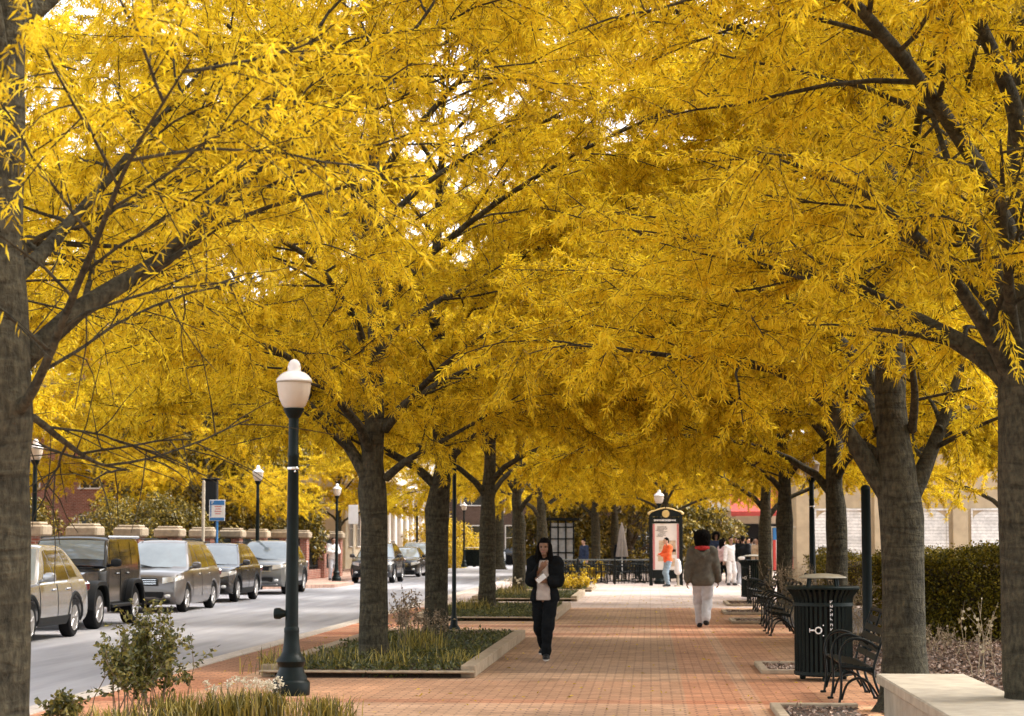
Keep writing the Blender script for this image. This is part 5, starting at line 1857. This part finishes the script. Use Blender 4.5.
def sdf(prims, h=.012, k=.03, clip=None, warp=None):
    A = np.array([np.min([np.array(p[1]) - p[3], np.array(p[2]) - p[4]], axis=0) if p[0] == 'c' else np.array(p[1]) - np.array(p[2]) for p in prims])
    B = np.array([np.max([np.array(p[1]) + p[3], np.array(p[2]) + p[4]], axis=0) if p[0] == 'c' else np.array(p[1]) + np.array(p[2]) for p in prims])
    lo, hi = A.min(0) - 3 * h - .02, B.max(0) + 3 * h + .02
    n = np.ceil((hi - lo) / h).astype(int) + 1
    d = np.full(n, 1.0, np.float64)
    ax = [lo[i] + np.arange(n[i]) * h for i in range(3)]
    for p, a, b in zip(prims, A, B):
        kk = p[5] if len(p) > 5 else k
        i0 = np.maximum(((a - .06 - lo) / h).astype(int), 0); i1 = np.minimum(((b + .06 - lo) / h).astype(int) + 2, n)
        X, Y, Z = np.meshgrid(*[ax[i][i0[i]:i1[i]] for i in range(3)], indexing='ij')
        if p[0] == 'c':
            a_, b_ = np.array(p[1], float), np.array(p[2], float)
            ba = b_ - a_
            t = np.clip(((X - a_[0]) * ba[0] + (Y - a_[1]) * ba[1] + (Z - a_[2]) * ba[2]) / (ba @ ba + 1e-12), 0, 1)
            e = np.sqrt((X - a_[0] - t * ba[0]) ** 2 + (Y - a_[1] - t * ba[1]) ** 2 + (Z - a_[2] - t * ba[2]) ** 2) - (p[3] + (p[4] - p[3]) * t)
        else:
            c, r = p[1], p[2]
            k0 = np.sqrt(((X - c[0]) / r[0]) ** 2 + ((Y - c[1]) / r[1]) ** 2 + ((Z - c[2]) / r[2]) ** 2)
            k1 = np.sqrt(((X - c[0]) / r[0] ** 2) ** 2 + ((Y - c[1]) / r[1] ** 2) ** 2 + ((Z - c[2]) / r[2] ** 2) ** 2)
            e = k0 * (k0 - 1) / (k1 + 1e-9)
        s_ = tuple(slice(i0[i], i1[i]) for i in range(3))
        o = d[s_]
        hh = np.maximum(kk - np.abs(o - e), 0) / kk
        d[s_] = np.minimum(o, e) - hh * hh * kk * .25
    X, Y, Z = np.meshgrid(*ax, indexing='ij')
    if warp:
        d = d + warp(X, Y, Z)
    if clip:
        d = np.maximum(d, clip(X, Y, Z))
    d[0], d[-1], d[:, 0], d[:, -1], d[:, :, 0], d[:, :, -1] = 1, 1, 1, 1, 1, 1
    return surf_nets(d, lo, h)

def ik(a, c, l1, l2, pole):
    a, c = np.array(a, float), np.array(c, float)
    v = c - a
    L = min(np.linalg.norm(v), (l1 + l2) * .999)
    n = unit(v)
    c = a + n * L
    m = (l1 * l1 - l2 * l2 + L * L) / (2 * L)
    hgt = math.sqrt(max(l1 * l1 - m * m, 0))
    p = np.array(pole, float); p = unit(p - n * (p @ n))
    return a + n * m + p * hgt, c

def hand_prims(w_, d, side, palm, s_, curl=.5):
    """w_: wrist; d: hand direction; side: towards the thumb; palm: palm normal"""
    d, side, palm = unit(np.array(d, float)), unit(np.array(side, float)), unit(np.array(palm, float))
    out = []
    for i in range(4):
        o = side * (.03 - .02 * i)
        out.append(('c', w_ + o * .6, w_ + d * .085 * s_ + o, .016, .013, .015))
        ln = (.040, .045, .042, .033)[i] * s_
        a = w_ + d * .085 * s_ + o
        d1 = unit(d * math.cos(curl * .6) + palm * math.sin(curl * .6))
        b = a + d1 * ln
        d2 = unit(d * math.cos(curl * 1.5) + palm * math.sin(curl * 1.5))
        out.append(('c', a, b, .0105, .0095, .006))
        out.append(('c', b, b + d2 * ln * .95, .0095, .0075, .006))
    t0 = w_ + d * .025 + side * .03
    t1 = t0 + unit(d * .7 + side * .7 + palm * .3) * .042 * s_
    out.append(('c', t0, t1, .014, .012, .01))
    out.append(('c', t1, t1 + unit(d + side * .2 + palm * .4) * .035 * s_, .0115, .009, .006))
    return out

def person(label, loc, face, H, pose, outfit, res=.012, skin='skin_light'):
    """built facing -Y; face: rotation about z. pose: per side ankle (x, y, z) and wrist (x, y, z); outfit: dict of material and cuts"""
    t = thing('person', label, 'person', loc, face, 'people on the plaza')
    t.scale = (H / 1.7,) * 3
    A = np.array
    lean = pose.get('lean', 0.0)
    hz = pose.get('hip', .925)
    pel = A([0, 0, hz]); wst = A([0, -.01 - lean * .25, hz + .17]); che = A([0, -lean * .6, hz + .37]); nb = A([0, .01 - lean, hz + .555])
    hd = nb + A([pose.get('turn', 0) * .02, -.03 - .05 * pose.get('nod', 0), .165 - .03 * pose.get('nod', 0)])
    J = {}
    for s in (-1, 1):
        sh = A([s * .165, .005 - lean * .9, hz + .495])
        hip = A([s * .085, 0, hz - .02])
        ank = A(pose['ankle'][s]); wr = A(pose['wrist'][s])
        kn, ank = ik(hip, ank, .42, .41, (s * .08, -1, 0))
        el, wr = ik(sh, wr, .275, .25, pose.get('elbow', {}).get(s, (s * .6, .8, -.3)))
        J[s] = (sh, hip, kn, ank, el, wr)
    P = [('c', pel, wst, .115, .105), ('c', wst, che, .105, .125), ('c', che + A([-.07, 0, .02]), che + A([.07, 0, .02]), .105, .105), ('c', che, nb - A([0, 0, .05]), .11, .07),
         ('c', nb - A([0, 0, .06]), hd - A([0, -.01, .04]), .055, .05),
         ('e', hd + A([0, .008, .035]), (.076, .094, .100)), ('c', hd + A([0, -.03, -.03]), hd + A([0, -.05, -.075]), .058, .034),
         ('c', hd + A([0, -.088, .015]), hd + A([0, -.104, -.02]), .010, .014, .012), ('c', hd + A([-.022, -.083, -.052]), hd + A([.022, -.083, -.052]), .008, .008, .01),
         ('c', hd + A([-.05, -.075, .035]), hd + A([.05, -.075, .035]), .012, .012, .02)]
    for s in (-1, 1):
        sh, hip, kn, ank, el, wr = J[s]
        P += [('e', hd + A([s * .077, .012, .0]), (.014, .022, .032), .008)]
        P += [('c', che + A([s * .06, 0, .09]), sh, .07, .055), ('c', sh, el, .05, .040), ('c', el, wr, .040, .026)]
        P += [('c', hip, kn, .085, .056), ('c', kn, ank + A([0, 0, .02]), .054, .036), ('c', ank + A([0, .03, -.03]), ank + A([s * .02, -.13, -.055]), .036, .028)]
        hdir = unit(A(pose.get('hdir', {}).get(s, wr - el)))
        P += hand_prims(wr + hdir * .015, hdir, pose.get('hside', {}).get(s, (0, -1, 0)), pose.get('hpalm', {}).get(s, (-s, 0, 0)), 1.0, pose.get('curl', .5))
    V, Q = sdf(P, res, .025)
    mi = np.zeros(len(Q), int)
    cq = V[Q].mean(1) - hd
    mi[((np.abs(np.abs(cq[:, 0]) - .031) < .014) & (np.abs(cq[:, 2] - .018) < .009) & (cq[:, 1] < -.055))] = 1
    mi[((np.abs(cq[:, 0]) < .026) & (np.abs(cq[:, 2] + .052) < .009) & (cq[:, 1] < -.06))] = 2
    np_obj('body', V, Q, [M[skin], M['hair'], M['lips']], t, smooth=True, midx=mi)
    rngp = np.random.default_rng(abs(hash(label)) % 1000 if False else len(label))
    def fold(amp):
        ph = rngp.uniform(0, 6, 3)
        return lambda X, Y, Z: amp * (np.sin(Z * 34 + X * 14 + ph[0]) * .6 + np.sin(Z * 17 - Y * 22 + ph[1]) + .5 * np.sin(Z * 60 + X * 30 + ph[2]))
    # trousers
    g = outfit.get('loose', .018)
    T_ = [('c', pel + A([-.05, 0, .05]), pel + A([.05, 0, .05]), .115 + g * .4, .115 + g * .4)]
    for s in (-1, 1):
        sh, hip, kn, ank, el, wr = J[s]
        T_ += [('c', hip, kn, .092 + g, .064 + g), ('c', kn, ank + A([0, 0, .02]), .064 + g, .048 + g)]
    V, Q = sdf(T_, res, .03, warp=fold(.005))
    np_obj('trousers', V, Q, outfit['trousers'], t, smooth=True)
    # top garment(s)
    hem = outfit.get('hem', -.08); jr = outfit.get('bulk', .028)
    def top(r, hem, sleeves, clip=None):
        U = [('c', pel + A([-.05, 0, hem + .06]), pel + A([.05, 0, hem + .06]), .115 + r, .115 + r), ('c', pel + A([-.04, 0, .0]), wst + A([.0, 0, .0]), .118 + r, .116 + r), ('c', pel + A([.04, 0, .0]), wst, .118 + r, .116 + r),
             ('c', wst, che, .118 + r, .132 + r), ('c', che + A([-.08, 0, .02]), che + A([.08, 0, .02]), .110 + r, .110 + r), ('c', che, nb - A([0, 0, .04]), .11 + r, .062 + r * .6)]
        for s in (-1, 1):
            sh, hip, kn, ank, el, wr = J[s]
            U += [('c', che + A([s * .06, 0, .09]), sh, .07 + r * .8, .060 + r)]
            if sleeves:
                e_ = wr if sleeves > .5 else el
                U += [('c', sh, el, .060 + r, .050 + r)]
                if sleeves > .5:
                    U += [('c', el, el + (wr - el) * .96, .050 + r, .034 + r * .9)]
        zc_ = hz + hem - .035
        c2 = (lambda X, Y, Z: np.maximum(clip(X, Y, Z), zc_ - Z)) if clip else (lambda X, Y, Z: zc_ - Z)
        return sdf(U, res, .03, c2, fold(.0045))
    if outfit.get('shirt'):
        V, Q = top(.028, -.01, .4)
        np_obj('shirt', V, Q, outfit['shirt'], t, smooth=True)
    op = outfit.get('open', 0)
    cl = None
    if op:
        cl = lambda X, Y, Z: np.minimum.reduce([op * (.75 + .5 * np.clip((hz + .55 - Z) / .55, 0, 1.2)) - np.abs(X), -.02 - Y + 0 * X, (hz + .53 - Z)])
    V, Q = top(jr, hem, 1.0, cl)
    np_obj('jacket', V, Q, outfit['jacket'], t, smooth=True)
    for s in (-1, 1):
        sh, hip, kn, ank, el, wr = J[s]
        V, Q = sdf([('c', ank + A([0, .045, -.035]), ank + A([s * .01, -.06, -.045]), .048, .045), ('c', ank + A([s * .01, -.05, -.05]), ank + A([s * .02, -.15, -.058]), .046, .036), ('c', ank, ank + A([0, 0, .04]), .05, .05)], res * .8, .03,
                   clip=lambda X, Y, Z: (ank[2] - .093) - Z)
        so = (V[Q].mean(1)[:, 2] < ank[2] - .068).astype(int)
        np_obj('shoe', V, Q, outfit.get('shoes', [M['trim'], M['white_paint']]), t, smooth=True, midx=so)
    hair = outfit.get('hair', 'short')
    hm = outfit.get('hair_mat', M['hair'])
    hc = lambda X, Y, Z: np.minimum(np.minimum(hd[1] - .035 - Y, hd[2] + .075 - Z), .066 - np.abs(X - hd[0]))
    if hair == 'long':
        U = [('e', hd + A([0, .018, .045]), (.095, .112, .112)), ('c', hd + A([0, .06, .0]), hd + A([0, .07, -.22]), .085, .075), ('c', hd + A([-.075, .01, .02]), hd + A([-.10, -.02, -.13]), .040, .034), ('c', hd + A([-.10, -.02, -.13]), hd + A([-.085, -.075, -.27]), .034, .014), ('c', hd + A([.075, .01, .02]), hd + A([.10, -.01, -.13]), .040, .034), ('c', hd + A([.10, -.01, -.13]), hd + A([.10, -.07, -.25]), .034, .014)]
    elif hair == 'big':
        U = [('e', hd + A([0, .02, .06]), (.165, .16, .14)), ('e', hd + A([0, .06, -.04]), (.15, .11, .12))]
    elif hair == 'bun':
        U = [('e', hd + A([0, .015, .045]), (.088, .106, .108)), ('e', hd + A([0, .07, .15]), (.05, .05, .05))]
    else:
        U = [('e', hd + A([0, .018, .05]), (.085, .098, .098)), ('c', hd + A([0, .07, .02]), hd + A([0, .07, -.03]), .05, .045)]
    V, Q = sdf(U, res, .03, hc, (lambda X, Y, Z: .006 * np.sin(X * 90) * np.sin(Y * 80 + 1) * np.sin(Z * 70)) if hair == 'big' else (lambda X, Y, Z: .003 * np.sin(X * 130 + Z * 10)))
    np_obj('hair', V, Q, hm, t, smooth=True)
    return t, J, hd, nb

def cloth(name, c, var=.2):
    return mat(name, c, .95, 0, var, 14, .15, spec=.1)
K_black = cloth('black_cloth', (.007, .008, .009), .35)
K_olive = cloth('olive_nylon', (.12, .11, .09), .18)
K_sweat = cloth('pale_sweatpants', (.50, .50, .52), .1)
K_denim = cloth('light_denim', (.25, .33, .40), .2)
K_orange = cloth('orange_knit', (.75, .13, .045), .12)
K_white = cloth('white_cotton', (.68, .65, .62), .08)
K_greige = cloth('pale_grey_shirt', (.50, .42, .37), .1)
K_grey = cloth('grey_cotton', (.36, .36, .38), .12)
K_tan = cloth('tan_jacket', (.48, .33, .20), .15)
K_red = cloth('red_scarf', (.50, .05, .05), .25)
K_navy = cloth('navy_cloth', (.03, .04, .07), .2)

# woman in black walking towards the viewer, hands at her chest holding a pale cup and phone
pw = G(545, 660)
t, J, hd, nb = person('young woman with long dark hair in open black jacket and pale shirt, walking forward', (pw.x, pw.y, 0), -.12, 1.64,
    dict(ankle={-1: (-.06, .27, .16), 1: (.05, -.20, .095)}, wrist={-1: (-.03, -.24, 1.30), 1: (.06, -.27, 1.14)}, elbow={-1: (-.55, .35, -1), 1: (.55, .35, -1)}, hip=.905, nod=.6,
         hdir={-1: (.55, -.35, .55), 1: (-.9, -.35, .1)}, hside={-1: (-.3, -.5, .8), 1: (0, -.3, 1)}, hpalm={-1: (.2, .9, .2), 1: (0, .9, 0)}, curl=.8),
    dict(trousers=K_black, loose=.02, shirt=K_greige, jacket=K_black, open=.085, hem=-.05, bulk=.042, hair='long', shoes=[M['trim'], M['white_paint']]), res=.0075, skin='skin_brown')
wr = J[1][5]
b = MB(); b.box(wr + np.array([-.06, -.05, .035]), (.075, .012, .15), .006, M=Matrix.Rotation(.9, 3, 'Y'))
ph = b.build('phone', M['white_paint'])
ph.parent = None
ph.location = t.location
ph.rotation_euler = t.rotation_euler
ph.scale = t.scale
tag(ph, 'pale phone in the hands of the woman in black', 'phone')

# walker seen from behind
pb_ = G(703, 628)
t, J, hd, nb = person('person seen from behind in puffy olive jacket, red scarf and pale sweatpants', (pb_.x, pb_.y, 0), math.pi - .05, 1.74,
    dict(ankle={-1: (-.06, .26, .15), 1: (.06, -.18, .095)}, wrist={-1: (-.29, -.12, .83), 1: (.29, .06, .82)}, hip=.915, curl=.6),
    dict(trousers=K_sweat, loose=.032, jacket=K_olive, hem=-.10, bulk=.055, hair='big', shoes=[M['trim'], M['trim']]), res=.0085, skin='skin_brown')
V, Q = sdf([('c', nb + np.array([.12 * math.cos(a), .11 * math.sin(a) + .01, -.01 + .02 * math.sin(a)]), nb + np.array([.12 * math.cos(a + .55), .11 * math.sin(a + .55) + .01, -.01 + .02 * math.sin(a + .55)]), .042, .042) for a in np.arange(0, 6.28, .5)], .009, .02)
np_obj('scarf', V, Q, K_red, t, smooth=True)
V, Q = sdf([('c', nb + np.array([-.10, .10, -.05]), nb + np.array([0, .15, -.14]), .05, .055), ('c', nb + np.array([.10, .10, -.05]), nb + np.array([0, .15, -.14]), .05, .055)], .009, .03)
np_obj('hood', V, Q, K_olive, t, smooth=True)

stand = dict(ankle={-1: (-.10, .03, .095), 1: (.10, -.04, .095)}, wrist={-1: (-.27, -.03, .84), 1: (.27, -.03, .84)})
walk = dict(ankle={-1: (-.08, -.20, .095), 1: (.08, .20, .13)}, wrist={-1: (-.26, .12, .86), 1: (.26, -.18, .88)}, hip=.905)
phone_ = dict(ankle={-1: (-.10, .03, .095), 1: (.10, -.04, .095)}, wrist={-1: (-.08, -.30, 1.14), 1: (.10, -.28, 1.12)}, elbow={-1: (-1, .6, -1), 1: (1, .6, -1)}, nod=1.0, curl=1.0)
py = 72.8
t, J, hd, nb = person('man in an orange sweater and light jeans looking down in front of the information kiosk', (AT(668, 586, py).x, py, 0), -1.15, 1.72, phone_,
       dict(trousers=K_denim, jacket=K_orange, hem=-.02, bulk=.022, hair='short'), res=.012)
def pp(u, y, label, face, H, pose, outfit, skin='skin_light', res=.016):
    person(label, (AT(u, 560, y).x, y, 0), face, H, pose, outfit, res, skin)
pp(743, 72, 'person from behind in a black top and grey trousers with a white waist pack', math.pi - .3, 1.78, walk, dict(trousers=K_grey, loose=.03, jacket=K_black, hem=.0, bulk=.035, hair='short', shoes=[M['white_paint'], M['white_paint']]), 'skin_brown')
V, Q = sdf([('e', (0, .16, 1.0), (.14, .06, .06))], .016, .02)
np_obj('waist_pack', V, Q, K_white, [o for o in COL.objects if o.get('label', '').startswith('person from behind in a black top')][0], smooth=True)
pp(731, 75, 'person in a white shirt and pale trousers left of the black top', .4, 1.72, stand, dict(trousers=K_white, jacket=K_white, hem=.0, bulk=.02, hair='short'), 'skin_brown')
pp(757, 80, 'person in a tan jacket by the shop under the red awning', -.8, 1.7, stand, dict(trousers=K_navy, jacket=K_tan, hem=-.05, bulk=.03, hair='short'))
pp(716, 84, 'tall person in dark clothes just right of the olive jacket walker', .2, 1.9, stand, dict(trousers=K_black, jacket=K_navy, hem=-.05, bulk=.03, hair='big'), 'skin_brown')
pp(724, 92, 'distant person in a white top in the crowd before the awning', 2.6, 1.7, walk, dict(trousers=K_denim, jacket=K_white, hem=.0, bulk=.02, hair='bun'))
pp(748, 96, 'distant person in pale grey top near the awning posts', 1.0, 1.72, stand, dict(trousers=K_black, jacket=K_grey, hem=-.02, bulk=.02, hair='short'))
pp(736, 100, 'farthest person in dark blue top under the red awning', -.4, 1.75, stand, dict(trousers=K_grey, jacket=K_navy, hem=-.02, bulk=.02, hair='short'), 'skin_brown')
pp(722, 79, 'person in a pale pink top just right of the red scarf walker', 2.2, 1.66, walk, dict(trousers=K_black, jacket=cloth('pink_top', (.55, .36, .33), .1), hem=.0, bulk=.02, hair='long'))
pp(752, 88, 'person in a grey hooded top left of the red awning post', 2.9, 1.74, walk, dict(trousers=K_denim, jacket=K_grey, hem=-.04, bulk=.035, hair='short'), 'skin_brown')
pp(739, 84, 'person with long hair in a white jacket behind the black top', -.5, 1.68, stand, dict(trousers=K_navy, jacket=K_white, hem=-.04, bulk=.03, hair='long'))
pp(584, 84, 'person in dark clothes at a terrace table near the yellow flowers', -.9, 1.66, stand, dict(trousers=K_denim, jacket=K_navy, hem=-.04, bulk=.03, hair='bun'))
p = G(331, 581)
person('person in white standing on the far sidewalk beside a street lamp', (p.x - .1, p.y + 1.0, 0), .5, 1.74, phone_, dict(trousers=K_sweat, jacket=K_white, hem=-.02, bulk=.03, hair='short'), .016, 'skin_brown')
pp(620, 86, 'person in black standing among the cafe tables below the parasol', .6, 1.7, stand, dict(trousers=K_black, jacket=K_black, hem=-.02, bulk=.03, hair='long'))
# white bag beside the orange sweater
yb = 74.0
t = thing('bin_bag', 'small pale bag on a stand right of the man in orange', 'bag', (AT(678, 580, yb).x, yb, 0))
V, Q = sdf([('c', (0, 0, .55), (0, 0, .85), .14, .11), ('e', (0, 0, .95), (.07, .07, .05))], .02, .04)
np_obj('sack', V, Q, K_white, t, smooth=True)
b = MB(); b.lathe([(.15, 0), (.15, .03), (.04, .05), (.04, .45), (.12, .5), (.12, .56)], 14); b.build('stand', M['concrete'], t)
